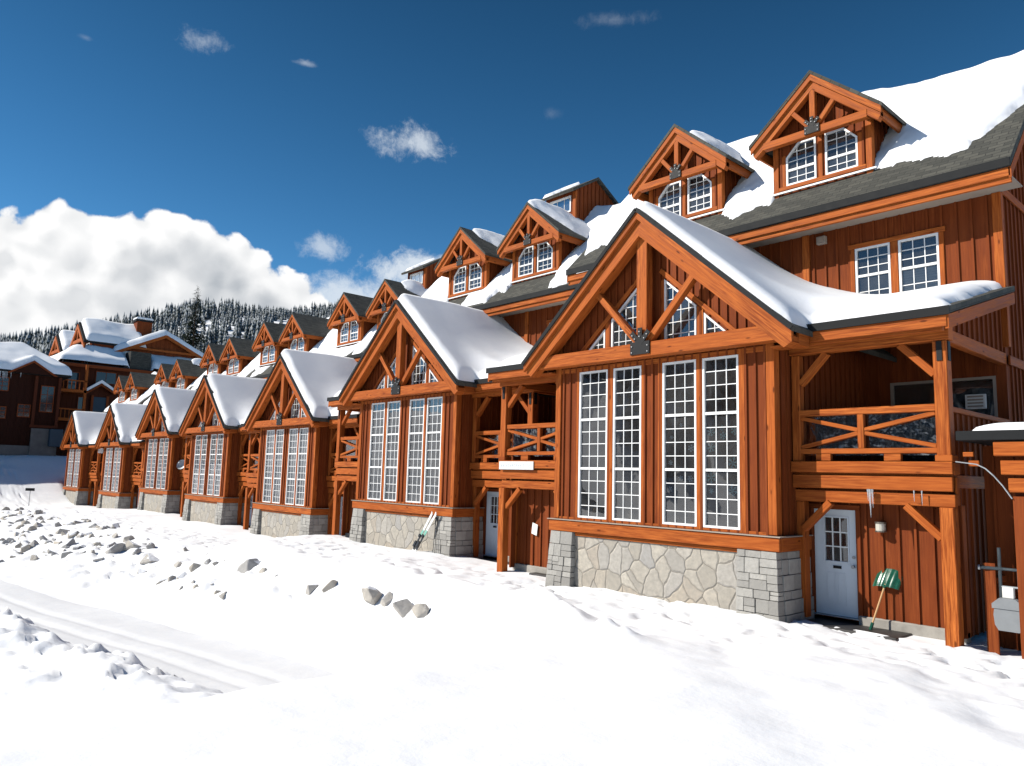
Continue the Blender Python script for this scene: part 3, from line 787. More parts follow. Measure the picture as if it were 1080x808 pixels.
    for sx in (-1, 1):
        e = MB(); e.box(min(sx*3.05, sx*6.10), max(sx*3.05, sx*6.10), .23, .29, 5.38, 5.585); e.box(min(sx*3.05, sx*6.0), max(sx*3.05, sx*6.0), .30, .42, 5.33, 5.47)
        e.box(min(sx*3.60, sx*3.66), max(sx*3.60, sx*3.66), -.217, .2, 5.26, 5.535); e.box(min(sx*3.05, sx*3.598), max(sx*3.05, sx*3.598), -.218, .225, 5.27, 5.31)
        e.M = rot
        a, b_ = sorted((-sx*6.07, -sx*6.13)); e.prism([(.25, 5.59), (4.38, 6.745), (4.38, 6.50), (.25, 5.34)][::-1], a, b_); e.M = Matrix(); e.build('eave_fascia', M['trim_wood'], broof, .008)
    for sx in (-1, 1):
        e = MB(); e.M = rot; a, b_ = sorted((-sx*3.1, -sx*6.06)); e.prism([(.43, 5.55), (4.3, 6.64), (4.3, 6.60), (.43, 5.51)][::-1], a, b_)
        e.build('soffit', M['soffit'], broof)
    # ---- porches left and right
    for sx in (1, -1):
        X = lambda a, b: (min(sx*a, sx*b), max(sx*a, sx*b))
        d = MB(); d.box(*X(3.01, 5.97), .60, .66, 2.84, 3.06); d.box(*X(3.01, 5.94), .665, .72, 2.54, 2.80); d.box(*X(3.01, 5.95), .735, .86, 2.27, 2.50); d.box(*X(3.01, 5.9), .73, 4.38, 2.60, 2.84)
        d.box(*X(5.90, 5.96), .73, 1.02, 2.84, 3.05); d.box(*X(5.90, 5.94), .87, 1.02, 2.30, 2.8)
        deck = d.build('balcony_deck', M['trim_wood'], root, .01)
        p = MB(); p.box(*X(5.72, 5.95), .63, .86, -.25, 2.268); p.build('porch_post', M['trim_wood'], root, .012)
        p = MB(); p.box(*X(5.72, 5.95), .63, .86, 3.065, 5.215); p.box(*X(5.695, 5.975), .605, .885, 3.063, 3.18); po = p.build('porch_post', M['trim_wood'], root, .012)
        st = MB(); st.box(*X(5.79, 5.88), .612, .628, 4.85, 5.20); st.box(*X(5.951, 5.965), .68, .80, 4.85, 5.20); st.build('post_strap', M['black_steel'], po)
        p = MB(); p.box(*X(3.03, 3.2), .66, .86, 3.06, 5.215); p.box(*X(3.03, 3.2), .76, .96, 0, 2.265); p.build('porch_post', M['trim_wood'], root, .012)
        p = MB(); p.box(*X(3.01, 6.0), .60, .86, 5.22, 5.50); p.box(*X(5.76, 5.92), .865, 4.38, 5.22, 5.46); p.build('porch_beam', M['trim_wood'], root, .012)
        for za, zb in ((1.72, 2.27), (4.62, 5.22)):
            for xa, xb in ((5.72, 5.14), (3.2, 3.75)):
                p = MB(); p.bar((sx*xa, .75, za), (sx*xb, .75, zb), .13, .14, (0, 1, 0)); p.build('knee_brace', M['trim_wood'], root, .008)
        rl_ = MB(); rl_.box(*X(3.02, 5.715), .67, .79, 3.96, 4.09); rl_.box(*X(3.02, 5.715), .68, .78, 3.21, 3.31); rl_.box(*X(4.33, 4.45), .675, .785, 3.312, 3.958)
        for a, b in ((3.2, 4.33), (5.70, 4.45)):
            rl_.bar((sx*a, .73, 3.34), (sx*b, .73, 3.60), .08, .075, (0, 1, 0)); rl_.bar((sx*a, .728, 3.93), (sx*b, .728, 3.66), .08, .075, (0, 1, 0))
        rl_.box(*X(3.5, 3.8), .68, .78, 3.07, 3.205); rl_.box(*X(4.8, 5.1), .68, .78, 3.07, 3.205)
        ra = rl_.build('railing', M['trim_wood'], root, .008)
        gp = MB(); gp.box(*X(3.15, 5.70), .80, .812, 3.18, 3.97); gp.build('acrylic_panel', M['acrylic'], ra)
        ew = MB()
        R = Matrix.Translation((sx*5.86, .9, 0)) @ Matrix.Rotation(math.radians(90*sx), 4, 'Z'); e = MB(R)
        P = rect(.13, 3.48, 0, 3.95); e.wall(P if sx > 0 else mir(P), [], 0, .06)
        P = [(.0, 5.48), (3.48, 5.48), (3.48, 6.58), (.0, 5.60)]; e.wall(P if sx > 0 else mir(P), [], 0, .06)
        dr = rect(3.14, 4.0, .04, 2.12)
        ew.wall(rect(*X(3.02, 5.84), .0, 2.62), [dr] if sx > 0 else [], 1.26, .12)
        b = len(ew.v); ew.v += e.v; ew.f += [tuple(i+b for i in f) for f in e.f]; ew.uv += e.uv
        if sx > 0:   # opening reaches the sill
            pass
        en = ew.build('entry_wall', M['siding_wood'], root)
        t = MB(); t.box(*X(5.80, 5.92), .88, 4.38, 3.955, 4.05); t.build('wall_cap', M['trim_wood'], en, .008)
        if sx > 0:
            t = MB(); t.box(3.04, 3.13, 1.21, 1.258, 0, 2.13); t.box(4.01, 4.10, 1.21, 1.258, 0, 2.13); t.box(3.04, 4.10, 1.205, 1.258, 2.132, 2.22); t.build('door_trim', M['siding_wood'], en, .006)
        t = MB(); t.box(*X(5.78, 5.90), 1.20, 1.40, .0, 2.3)
        t.build('corner_trim', M['trim_wood'], en, .008)
        c = MB(); c.box(*X(4.02 if sx > 0 else 3.02, 5.9), 1.19, 1.36, -.4, .115); c.build('foundation', M['concrete'], root, .02)
        ds = MB(); ds.box(*X(3.15, 5.0), .45, 1.6, -.25, -.055) if sx > 0 else ds.box(*X(3.1, 4.9), .9, 1.18, -.25, -.04); ds.build('shade_doorstep', M['shade_dark_slab'], root, .02)  # dark slab painting the shadowed patch of the entry, doormat included
        if sx > 0:
            dd = MB(); dd.wall(rect(3.145, 3.995, .045, 2.115), [rect(3.36, 3.82, 1.10, 1.95)], 1.29, .05, battens=False)
            dd.box(3.36, 3.82, 1.275, 1.289, 1.955, 1.985); dd.box(3.36, 3.82, 1.275, 1.289, 1.065, 1.095); dd.box(3.33, 3.358, 1.275, 1.289, 1.065, 1.985); dd.box(3.822, 3.85, 1.275, 1.289, 1.065, 1.985)
            for x in (3.42, 3.62): 
                dd.box(x-.04, x+.14, 1.280, 1.289, .25, .28); dd.box(x-.04, x+.14, 1.280, 1.289, .84, .87); dd.box(x-.04, x-.015, 1.282, 1.289, .28, .84); dd.box(x+.115, x+.14, 1.282, 1.289, .28, .84)
            door = dd.build('door', M['door_white'], root)
            wn_ = MB()
            for x in (3.513, 3.667): wn_.box(x-.012, x+.012, 1.292, 1.31, 1.10, 1.95)
            for z in (1.383, 1.667): wn_.box(3.36, 3.82, 1.291, 1.309, z-.012, z+.012)
            wn_.build('door_muntin', M['white_frame'], door)
            gp = MB(); gp.face([(3.35, 1.315, 1.09), (3.83, 1.315, 1.09), (3.83, 1.315, 1.96), (3.35, 1.315, 1.96)], [(0, 0)]*4); gp.build('pane', M['window_glass'], door)
            ms = MB(); ms.box(3.52, 3.68, 1.272, 1.288, .955, 1.01); ms.build('mail_slot', M['black_steel'], door)
            hd = MB(); hd.cyl((3.93, 1.29, 1.02), (3.93, 1.235, 1.02), .018); hd.cyl((3.93, 1.245, 1.02), (3.93, 1.215, 1.02), .034, 12); hd.cyl((3.93, 1.29, 1.2), (3.93, 1.265, 1.2), .03, 12); hd.build('handle', M['bolt_steel'], door)
            th = MB(); th.box(3.1, 4.04, 1.2, 1.34, .022, .042); th.build('threshold', M['pipe_grey'], door)
        lx = 4.52 if sx > 0 else 3.35
        lm = MB(); lm.box(*X(lx-.07, lx+.07), 1.20, 1.235, 1.76, 1.92); lm.cyl((sx*lx, 1.13, 1.90), (sx*lx, 1.13, 1.93), .10, 14); lm.cyl((sx*lx, 1.13, 1.74), (sx*lx, 1.13, 1.765), .10, 14)
        l_ = lm.build('wall_lamp', M['lamp_metal'], root); g_ = MB(); g_.cyl((sx*lx, 1.13, 1.765), (sx*lx, 1.13, 1.90), .088, 14); g_.build('lamp_shade', M['lamp_glass'], l_)
        cl_ = MB(); cl_.cyl((sx*4.5, 2.2, 5.82), (sx*4.5, 2.2, 5.98), .10, 14, .07); cl_.build('ceiling_lamp', M['lamp_glass'], root)
    return root

# ------------------------------------------------------------------ snow on roofs
def snow_sheet(name, xs, ys, base, thick, parent):
    X, Y = np.meshgrid(xs, ys, indexing='ij'); T = thick(X, Y); Z = base(X, Y)+np.maximum(T, -.05)
    nx_, ny_ = X.shape; ix = np.arange(nx_*ny_).reshape(nx_, ny_)
    q = np.stack([ix[:-1, :-1], ix[1:, :-1], ix[1:, 1:], ix[:-1, 1:]], -1).reshape(-1, 4)
    t = T.reshape(-1)[q].max(1) > 0
    q = q[t]
    if not len(q): return None
    used, inv = np.unique(q, return_inverse=True)
    V = np.stack([X, Y, Z], -1).reshape(-1, 3)[used]
    return np_mesh(name, V, inv.reshape(-1, 4), M['roof_snow'], True, parent)
def bay_base(X, Y):
    a = RZ-SL*np.abs(X); b = np.where(np.abs(X) < 6.14, 5.72+.28*(Y-.22), -9)
    a = np.where(np.abs(X) > 3.72, -9, a)
    return a, b
def edge(d, r): 
    t = np.clip(d/r, 0, 1); return np.sqrt(np.clip(1-(1-t)**2, 0, 1))
def add_snow(root, k):
    ch = {}
    for c in root.children: ch.setdefault(c.name.split('.')[0], []).append(c)
    sd_ = 100+17*k; ox = 31.7*k
    A = .25+.05*((k*7) % 3)
    # bay + porch: one drift per side
    def base(X, Y):
        a, b = bay_base(X, Y); b = np.where(Y < .22, -9, b); return np.maximum(np.maximum(a, b), 4.9)
    def thick(X, Y):
        a, b = bay_base(X, Y); b2 = np.where(Y < .22, -9, b)
        ab = np.maximum(np.maximum(a, b2), 4.9)
        ax = np.abs(X)
        # smooth surface of the drift over the valley
        aa = RZ-SL*ax + A*.95; bb = 5.72+.28*(Y-.22)+A*1.0
        h = np.clip(.5+.5*(bb-aa)/1.5, 0, 1)
        s = aa*(1-h)+bb*h+1.5*h*(1-h)*.9
        s_b = np.where(Y < .30, aa, s)
        w_ = sstep(.1, 1.3, Y); s = aa*(1-w_)+s*w_
        s = np.where((ax > 3.72), np.maximum(s, bb), s)
        t = s-ab
        # rounding towards the free edges
        df = np.where(ax < 3.66, Y+.50, Y-.30); de = 6.02-ax
        nz_ = fbm(X*.8+ox, Y*.8, 3, sd_)
        df = df+(nz_-.5)*.30; de = de+(nz_-.5)*.5
        dfe = np.where(Y < .30, 3.64-ax, 9)       # eave of the bay slope in front of the porch
        tt = t*edge(df, .28)*edge(de, .8)*edge(dfe+(nz_-.5)*.1, .25)*(.8+.4*fbm(X*.5+ox, Y*.5, 2, sd_+3))
        cut = (df < 0) | (de < 0) | (dfe < -.0)
        return np.where(cut, -.05, np.maximum(tt, .01))
    br = ch['bay_roof'][0]
    dx = .085 if k < 3 else .17
    xs = np.unique(np.concatenate([np.arange(-6.2, 6.21, dx)])); ys = np.concatenate([np.arange(-.56, .9, dx*.6), np.arange(.9, 4.39, dx*1.4), [4.385]])
    o = snow_sheet('roof_snow', xs, ys, base, thick, br)
    # main roof: patches round the dormers
    P = [dict(lo=.75, below=.0, br=1.0, l=.55, dr=(.45, .25)), dict(lo=.35, below=.9, br=1.0, l=.9, dr=(.55, 1.0)), dict(lo=.7, below=.6, br=.9, l=.8, dr=(0, .35)),
         dict(lo=.9, below=.5, br=.9, l=.7, dr=(0, 0)), dict(lo=.8, below=.4, br=.8, l=.7, dr=(0, 0)), dict(lo=.5, below=.6, br=.9, l=.7, dr=(0, .1)), dict(lo=.5, below=.5, br=.9, l=.7, dr=(0, .0))][k]
    rb = lambda X, Y: np.where(Y < 7.25, 9.34+(Y-3.42), 13.17-(Y-7.25))
    rmax = 6.42 if k == 0 else 6.07
    def th2(X, Y):
        v_ = Y-3.42
        nz_ = fbm(X*.55+ox, Y*.55, 4, sd_+9, .55); n2 = fbm(X*1.7+ox, Y*1.7, 3, sd_+13)
        n3 = fbm(X*4.5+ox, Y*4.5, 3, sd_+15); lo = P['lo']+(nz_-.5)*1.5+(n2-.5)*.75+(n3-.5)*.35
        # between the dormers the snow creeps a bit lower
        d = np.minimum(np.abs(X-2.09), np.abs(X+2.075))
        pit = d < 1.30
        dd = v_-lo
        pockets = edge(np.clip(d-1.12, 0, 9), .25)
        keep = np.where(pit & (v_ < .95), -1, 1)
        if P['below'] > 0:
            bl = (v_ > .12+(n2-.5)*.3) & (v_ < .86) & (fbm(X*.9+ox, Y*0+2, 2, sd_+4) > .62-.25*P['below'])
            dd = np.where(bl, np.maximum(dd, .12), dd); keep = np.where(bl, 1, keep)
        inside = pit & (v_ > .88) & (v_ < 2.75)
        keep = np.where(inside & (d < 1.15), -1, keep)
        dr_ = (rmax-.04)-X+(nz_-.5)*.3-.75*np.clip(2.0-v_, 0, 1.2)
        dl_ = X-(-6.0) if True else 9
        ridge = edge(Y*0+np.clip(8.4-Y+(nz_-.5), 0, 9), .6)
        t = .42*edge(dd, 1.5)*edge(dr_, .35)*edge(dl_, .2)*pockets_f(d, v_)*(.6+.8*nz_)*ridge
        # drift fills behind each dormer
        t = t+.18*np.exp(-((d)/1.2)**2)*np.clip(v_-2.2, 0, 1.4)
        return np.where((dd <= 0) | (dr_ <= 0) | (dl_ <= 0) | (keep < 0), -.05, np.maximum(t, .012))
    def pockets_f(d, v_):
        return np.where((v_ > .6) & (v_ < 2.75), .35+.65*edge(np.clip(d-1.1, 0, 9), .9), 1)
    dx = .06 if k < 2 else .14
    snow_sheet('roof_snow', np.arange(-6.06, rmax, dx), np.arange(3.44, 8.6, dx), rb, th2, ch['roof'][0])
    # dormer roofs
    for j, dm in enumerate(ch['dormer']):
        cov = P['dr'][j]
        if cov <= 0: continue
        cx = (-2.075, 2.09)[j]
        base_ = lambda X, Y: 13.15-.865*np.abs(X-cx)
        def th3(X, Y):
            q = X-cx; nz_ = fbm(X*1.1+ox+5*j, Y*1.1, 4, sd_+21)
            lowx = .35+1.35*cov*sstep(3.9, 5.2+.8*(1-cov), Y)
            dd = np.where(q > 0, lowx-q, .5*cov+q+.4)+(nz_-.5)*.55
            df = Y-(3.86+(1-cov)*1.3)+(nz_-.5)*.35; db = 6.7-Y
            ok = (dd > 0) & (df > 0) & (np.abs(q) < 1.66)
            t = .26*edge(dd, .7)*edge(df, .9)*edge(1.70-np.abs(q), .25)*(.6+.7*nz_)
            return np.where(ok, np.maximum(t, .012), -.05)
        snow_sheet('roof_snow', np.arange(cx-1.68, cx+1.69, .08), np.arange(3.8, 7.2, .08), base_, th3, dm)

LBL = ['nearest and largest timber townhouse at the right, with the green shovel by its door',
       'timber townhouse with skis leaning on its stone base, second from the right',
       'timber townhouse third from the right, one step lower than the house with the leaning skis',
       'timber townhouse in the middle of the row, fourth from the right, bare dark dormer roofs',
       'timber townhouse with a satellite dish on the side of its bay, fifth from the right',
       'timber townhouse second from the far left end of the row, small in the distance',
       'farthest timber townhouse, leftmost of the row beside the snowy rise']
houses = []
h0 = make_townhouse(True); houses.append(h0)
h1 = make_townhouse(False); houses.append(h1)
for k in range(2, 7): houses.append(copy_tree(h1))
for k, h in enumerate(houses):
    h.location = UNITS[k]; h['label'] = LBL[k]
for k, h in enumerate(houses): add_snow(h, k)
def blind(h, x0, x1, z0, z1, y, name='blind'):
    a = MB(); st = .06; z = z0
    while z < z1-.01: a.box(x0, x1, y, y+.012, z, min(z+st-.006, z1)); z += st
    a.build(name, M['blind_white'], h)
blind(houses[0], 3.90, 4.67, 7.10, 7.66, 4.47); 
for (x0, x1) in ((2.09-.9, 2.09-.16), (2.09+.16, 2.09+.9)): blind(houses[0], x0, x1, 10.46, 10.84, 4.36)
rb_ = random.Random(12)
for k, h in enumerate(houses[1:]):
    for (x0, x1) in ((-2.2, -1.34), (-1.1, -.32), (.34, 1.17), (1.39, 2.2)):
        if rb_.random() < .30: blind(h, x0, x1, 5.22-rb_.choice([.55, 1.1, 1.75]), 5.2, .10)
    for x0 in (-2.92, -1.92, 1.24, 2.24):
        if rb_.random() < .45: blind(h, x0, x0+.70, 10.46, 10.46+rb_.choice([.4, .7]), 4.36)

# ------------------------------------------------------------------ cupolas on the ridge (parts of two houses)
def cupola(root):
    R = Matrix.Translation((2.57, 0, 0)) @ Matrix.Rotation(math.radians(90), 4, 'Z')      # local x -> +y, front -> +x
    c = MB(R); c.wall([(6.0, 12.2), (8.4, 12.2), (8.4, 14.15), (7.2, 14.85), (6.0, 14.15)], [], 0, .08, step=.24)
    f = MB(); f.wall(rect(.85, 2.565, 12.2, 14.2), [rect(1.1, 2.3, 13.3, 13.98)], 6.02, .08, battens=False)
    b = len(c.v); c.v += f.v; c.f += [tuple(i+b for i in q) for q in f.f]; c.uv += f.uv
    o = c.build('cupola', M['siding_wood'], root)
    window(o, rect(1.1, 2.3, 13.3, 13.98), 6.03, [1.5, 1.9], [], fw=.06)
    r = MB(Matrix.Rotation(math.radians(90), 4, 'Z'))
    r.prism([(5.72, 13.98), (7.2, 14.86), (7.2, 14.98), (5.68, 14.08)], -2.72, -.7, True); r.prism([(7.2, 14.86), (8.68, 13.98), (8.72, 14.08), (7.2, 14.98)], -2.72, -.7, True)
    r.build('cupola_roof', M['shingles'], o)
    t = MB(); t.box(2.44, 2.60, 5.96, 6.06, 12.2, 14.1); t.build('corner_trim', M['trim_wood'], o, .006)
    snow_sheet('roof_snow', np.arange(.7, 2.0, .1), np.arange(5.8, 7.3, .1), lambda X, Y: 14.08+(Y-5.68)*.592, lambda X, Y: np.where((X > .8+.3*(fbm(X*2, Y*2, 2, 5)-.5)) & (X < 1.6-.5*(7.2-Y)+.4*(fbm(X*2, Y*2, 2, 8)-.5)) & (Y > 5.9), .12, -.05), o)
cupola(houses[1]); cupola(houses[2])

# ------------------------------------------------------------------ low side porch at the right end
sp = empty('side_porch', (-4.3, 15.6, 0), 'low porch with stacked wooden fascia and snowy dark roof at the right edge', 'porch')
def S(mb, name, mt, bevel=.01, parent=None):
    mb.M = Matrix.Translation((4.3, -15.6, 0)); V = [tuple(mb.M @ Vector(p)) for p in mb.v]; mb.v = V
    return mb.build(name, M[mt], parent or sp, bevel)
a = MB(); a.wall(rect(-4.36, 3.5, -.5, 3.38), [], 15.6, .12); S(a, 'wall', 'siding_wood', 0)
a = MB(); a.box(-4.3, 3.5, 13.98, 16.0, 3.40, 3.56); rf_ = S(a, 'roof', 'roof_metal', .008)
for i, (x, z0, z1, y) in enumerate(((-3.77, 3.14, 3.375, 14.02), (-3.70, 2.84, 3.08, 14.10), (-3.62, 2.56, 2.79, 14.16))):
    a = MB(); a.box(x, 3.5, y, y+.06, z0, z1); S(a, 'fascia_board', 'trim_wood', .012)
a = MB(); a.box(-3.55, 3.5, 14.24, 15.59, 2.5, 2.56); S(a, 'deck_floor', 'dark_wood', 0)
a = MB(); a.box(-3.56, -3.34, 14.12, 14.34, -.6, 2.5); S(a, 'porch_post', 'siding_wood', .012)
a = MB(); a.box(-4.23, -4.05, 14.83, 14.87, -.5, 1.35); a.box(-4.20, -4.08, 14.88, 15.56, 1.0, 1.1); S(a, 'sun_strip_board', 'siding_wood', .006)  # board added to stand for the sunlit strip on the shaded wall
a = MB(); a.box(-4.30, -4.14, 14.3, 14.36, 3.14, 3.22); a.box(-4.24, -4.08, 14.37, 14.42, 2.98, 3.08); S(a, 'bracket_board', 'trim_wood', .008)
sn = snow_sheet('roof_snow', np.arange(-4.12, 3.4, .1), np.arange(14.02, 15.98, .08), lambda X, Y: X*0+3.56, lambda X, Y: np.where((X > -4.05+.25*(fbm(X*2, Y*2, 2, 3)-.5)), .14*edge(X+4.1, .5)*edge(Y-14.02, .15)*(.7+.6*fbm(X, Y, 3, 4)), -.05), rf_)
for v_ in sn.data.vertices: v_.co = v_.co+Vector((4.3, -15.6, 0))

# ------------------------------------------------------------------ gas meter
gm = empty('gas_meter', (-3.85, 14.95, .2), 'grey gas meter with dark pipes beside the wall at the right edge', 'gas meter')
def loc(mb, o, name, mt, bevel=0.0, smooth=False, parent=None):
    mb.v = [tuple(Vector(p)-o.location) for p in mb.v]; return mb.build(name, M[mt], parent or o, bevel, smooth)
a = MB(); x, y = -3.87, 14.86
prof = [(-.20, .62), (-.215, .52), (-.20, .36), (-.15, .27), (.15, .27), (.20, .36), (.215, .52), (.20, .62)]
a.prism([(x+p[0], p[1]) for p in prof], y-.13, y+.08); loc(a, gm, 'meter_body', 'meter_grey', .02)
a = MB(); a.prism([(x-.23, .625), (x+.23, .625), (x+.23, .70), (x+.12, .80), (x-.12, .80), (x-.23, .70)], y-.145, y+.09); loc(a, gm, 'meter_cover', 'meter_grey', .015)
a = MB(); a.box(x-.085, x+.085, y-.08, y+.0, .80, .98); loc(a, gm, 'index_window', 'white_plastic', .01)
a = MB(); a.cyl((-4.28, 14.80, 1.27), (-3.95, 14.86, 1.27), .03, 10); a.cyl((-3.99, 14.86, .75), (-3.99, 14.86, 1.62), .028, 10); a.cyl((-3.95, 14.86, 1.27), (-3.72, 14.86, 1.27), .026, 10); loc(a, gm, 'inlet_pipe', 'pipe_dark', 0, True)
a = MB(); a.cyl((-3.72, 14.86, 1.29), (-3.72, 14.86, .72), .024, 10); a.cyl((-3.99, 14.855, .98), (-3.72, 14.855, .98), .018, 10); loc(a, gm, 'outlet_pipe', 'pipe_grey', 0, True)
a = MB(); a.cyl((-4.30, 14.795, 1.27), (-4.27, 14.803, 1.27), .045, 12); loc(a, gm, 'pipe_cap', 'pipe_grey')

# ------------------------------------------------------------------ snow shovel
sh_ = empty('snow_shovel', (-6.08, 14.72, -.05), 'green snow shovel standing blade up against the red siding beside the white door', 'shovel')
p0, p1 = Vector((-6.10, 14.70, -.04)), Vector((-5.90, 14.93, .78))
a = MB(); a.cyl(p0, p1, .017, 10); loc(a, sh_, 'handle', 'pale_wood', 0, True)
a = MB(); a.cyl(p0-(p1-p0).normalized()*.02, p0+(p1-p0).normalized()*.12, .03, 10); loc(a, sh_, 'grip', 'green_plastic', 0, True)
d_ = (p1-p0).normalized(); sx_ = Vector((1, .02, -.03)).normalized(); nn_ = sx_.cross(d_).normalized()
bmv = []; nu, nv = 24, 9
a = MB()
def bp_(u, v, off):
    uu_ = (u/nu-.5)*2; vv = v/nv
    curve = -.07*(uu_**2) - .05*vv*vv + .006*math.sin(uu_*math.pi*5)*(1-.5*vv)
    return p1 + sx_*uu_*.235 + d_*(vv*.36-.05 - .02*abs(uu_)**3) + nn_*(curve+off)
for off in (0, .012):
    for i in range(nu):
        for j in range(nv):
            q = [bp_(i, j, off), bp_(i+1, j, off), bp_(i+1, j+1, off), bp_(i, j+1, off)]
            a.face(q if off else q[::-1], [(0, 0)]*4)
for i in range(nu):
    for j in (0, nv): a.face([bp_(i, j, 0), bp_(i+1, j, 0), bp_(i+1, j, .012), bp_(i, j, .012)], [(0, 0)]*4)
loc(a, sh_, 'blade', 'green_plastic', 0, True)
a = MB(); a.cyl(p1-d_*.08+nn_*.0, p1+d_*.16-nn_*.02, .026, 10, .014); loc(a, sh_, 'socket', 'green_plastic', 0, True)

# ------------------------------------------------------------------ skis and poles against the stone base of the second house
for i, (dx_, ln) in enumerate(((0.0, 1.72), (.17, 1.76))):
    sk = empty('ski', (-21.0+dx_, 14.66, -.06), ['white ski with teal middle leaning on the stone base, left of the pair', 'white ski with teal middle leaning on the stone base, right of the pair'][i], 'ski', 'pair of skis')
    A_, B_ = Vector((-21.02+dx_, 14.62-.02*i, -.12)), Vector((-20.16+dx_*1.25, 14.86, 1.36))
    dd_ = (B_-A_).normalized()
    def seg(t0, t1, name, mt, wd=.105, th=.018, off=0.0):
        a = MB(); n_ = dd_.cross(Vector((1, 0, .3))).normalized(); up_ = Vector((0, -1, .2)).normalized()
        a.bar(A_.lerp(B_, t0)+up_*off, A_.lerp(B_, t1)+up_*off, wd, th, up_); return loc(a, sk, name, mt, .004)
    seg(0, .16, 'tail', 'white_plastic'); seg(.161, .28, 'midsection', 'ski_black'); seg(.281, .47, 'midsection', 'ski_black', .08); seg(.471, .60, 'stripe', 'ski_teal'); seg(.601, .94, 'forebody', 'white_plastic')
    seg(.22, .34, 'binding', 'ski_black', .09, .08, .045); seg(.44, .50, 'binding', 'ski_black', .08, .06, .04)
    a = MB(); up_ = Vector((0, -1, .25)).normalized(); T0 = A_.lerp(B_, .94)
    a.bar(T0, T0+dd_*.07+up_*.01, .10, .016, up_); a.bar(T0+dd_*.065+up_*.008, T0+dd_*.12+up_*.04, .07, .014, up_); loc(a, sk, 'tip', 'white_plastic', .004)
for i, dx_ in enumerate((0.0, .09)):
    pl = empty('ski_pole', (-19.98+dx_, 14.80, -.05), ['thin dark ski pole on the stone pier, nearer the skis', 'thin dark ski pole on the stone pier, farther from the skis'][i], 'ski pole', 'pair of ski poles')
    A_, B_ = Vector((-19.98+dx_, 14.78, -.08)), Vector((-20.06+dx_, 14.93, 1.20))
    a = MB(); a.cyl(A_, B_, .010, 8); loc(a, pl, 'shaft', 'black_steel'); d2 = (B_-A_).normalized()
    a = MB(); a.cyl(B_-d2*.12, B_+d2*.01, .018, 10); loc(a, pl, 'grip', 'ski_black'); a = MB(); a.cyl(A_+d2*.09, A_+d2*.105, .05, 12); loc(a, pl, 'basket', 'ski_black')

# ------------------------------------------------------------------ satellite dish
sdh = empty('satellite_dish', (-55.02, 18.55, 2.5), 'round grey satellite dish on the dark side wall of a distant bay', 'satellite dish')
a = MB(); a.bar((-55.0, 18.6, 2.4), (-54.72, 18.45, 2.62), .05, .05); loc(a, sdh, 'mount', 'black_steel')
a = MB(); cen = Vector((-54.62, 18.36, 2.80)); ax_ = Vector((.55, -.75, .35)).normalized(); e1 = ax_.orthogonal().normalized(); e2 = ax_.cross(e1); K = 28
ring = lambda r, h: [cen+ax_*h+(e1*math.cos(2*math.pi*i/K)+e2*math.sin(2*math.pi*i/K))*r for i in range(K)]
Rr = [ring(.36*t, .09*t*t) for t in (.02, .3, .6, .85, 1)]; Rb = [ring(.365*t, .09*t*t-.02) for t in (.02, .3, .6, .85, 1)]
for Q, fl in ((Rr, 0), (Rb, 1)):
    for k in range(4):
        for i in range(K):
            f_ = [Q[k][i], Q[k][(i+1) % K], Q[k+1][(i+1) % K], Q[k+1][i]]; a.face(f_[::-1] if fl else f_, [(0, 0)]*4)
for i in range(K): a.face([Rr[4][i], Rr[4][(i+1) % K], Rb[4][(i+1) % K], Rb[4][i]], [(0, 0)]*4)
loc(a, sdh, 'reflector', 'dish_grey', 0, True)
a = MB(); a.cyl(cen-e2*.3+ax_*.05, cen+ax_*.36, .014, 8); a.cyl(cen+ax_*.33, cen+ax_*.42, .035, 10); loc(a, sdh, 'feed_arm', 'pipe_grey')

# ------------------------------------------------------------------ small signs, notice, icicle, wires
sb = empty('name_board', (-15.6, 14.37, 2.80), 'white name board with faint lettering on the balcony beam between the two nearest bays', 'sign')
a = MB(); a.box(-16.36, -14.93, 14.365, 14.392, 2.80, 3.03); loc(a, sb, 'board', 'white_plastic', .006)
x = -16.26; rs = random.Random(4)
words = [2, 8, 1, 2]
a = MB()
for wl_ in words:
    for _ in range(wl_):
        h_ = .10; a.box(x, x+.012, 14.361, 14.364, 2.86, 2.86+h_)
        for z_ in rs.sample([2.86, 2.905, 2.95], 2): a.box(x+.013, x+.055, 14.361, 14.364, z_, z_+.011)
        x += .082
    x += .055
loc(a, sb, 'lettering', 'ink')
nt = MB(Matrix.Translation((-15.46, 15.0, 1.14)) @ Matrix.Rotation(.25, 4, 'Y') @ Matrix.Rotation(.12, 4, 'X')); nt.box(-.11, .11, -.02, 0, -.16, .16); tag(nt.build('paper_notice', M['paper'], None, .003), 'crooked white paper notice pinned to the red siding left of the nearest bay', 'notice')
a = MB()
for k_, (dx_, ln, r_) in enumerate(((0, .52, .030), (.045, .34, .02), (-.04, .22, .018))): a.cyl((-5.92+dx_, 14.43, 2.545), (-5.915+dx_, 14.43, 2.545-ln), r_, 8, .003)
tag(a.build('icicle', M['ice'], None, 0, True), 'clear icicle hanging from the porch beam above the wall lamp near the white door', 'icicle')
a = MB()
for k_, (x, ln) in enumerate(((-5.15, .20), (-5.02, .26))): a.cyl((x, 14.43, 2.545), (x, 14.43, 2.545-ln), .014, 8, .002)
tag(a.build('icicle', M['ice'], None, 0, True), 'small twin icicles on the porch beam at the right of the larger icicle', 'icicle')
a = MB(); pts = [Vector((-4.45, 14.42, 3.06)), Vector((-4.07, 14.2, 3.01)), Vector((-3.93, 14.15, 2.94)), Vector((-3.80, 14.1, 2.82)), Vector((-3.68, 14.1, 2.66)), Vector((-3.56, 14.1, 2.46))]
for p, q in zip(pts, pts[1:]): a.cyl(p, q, .011, 6)
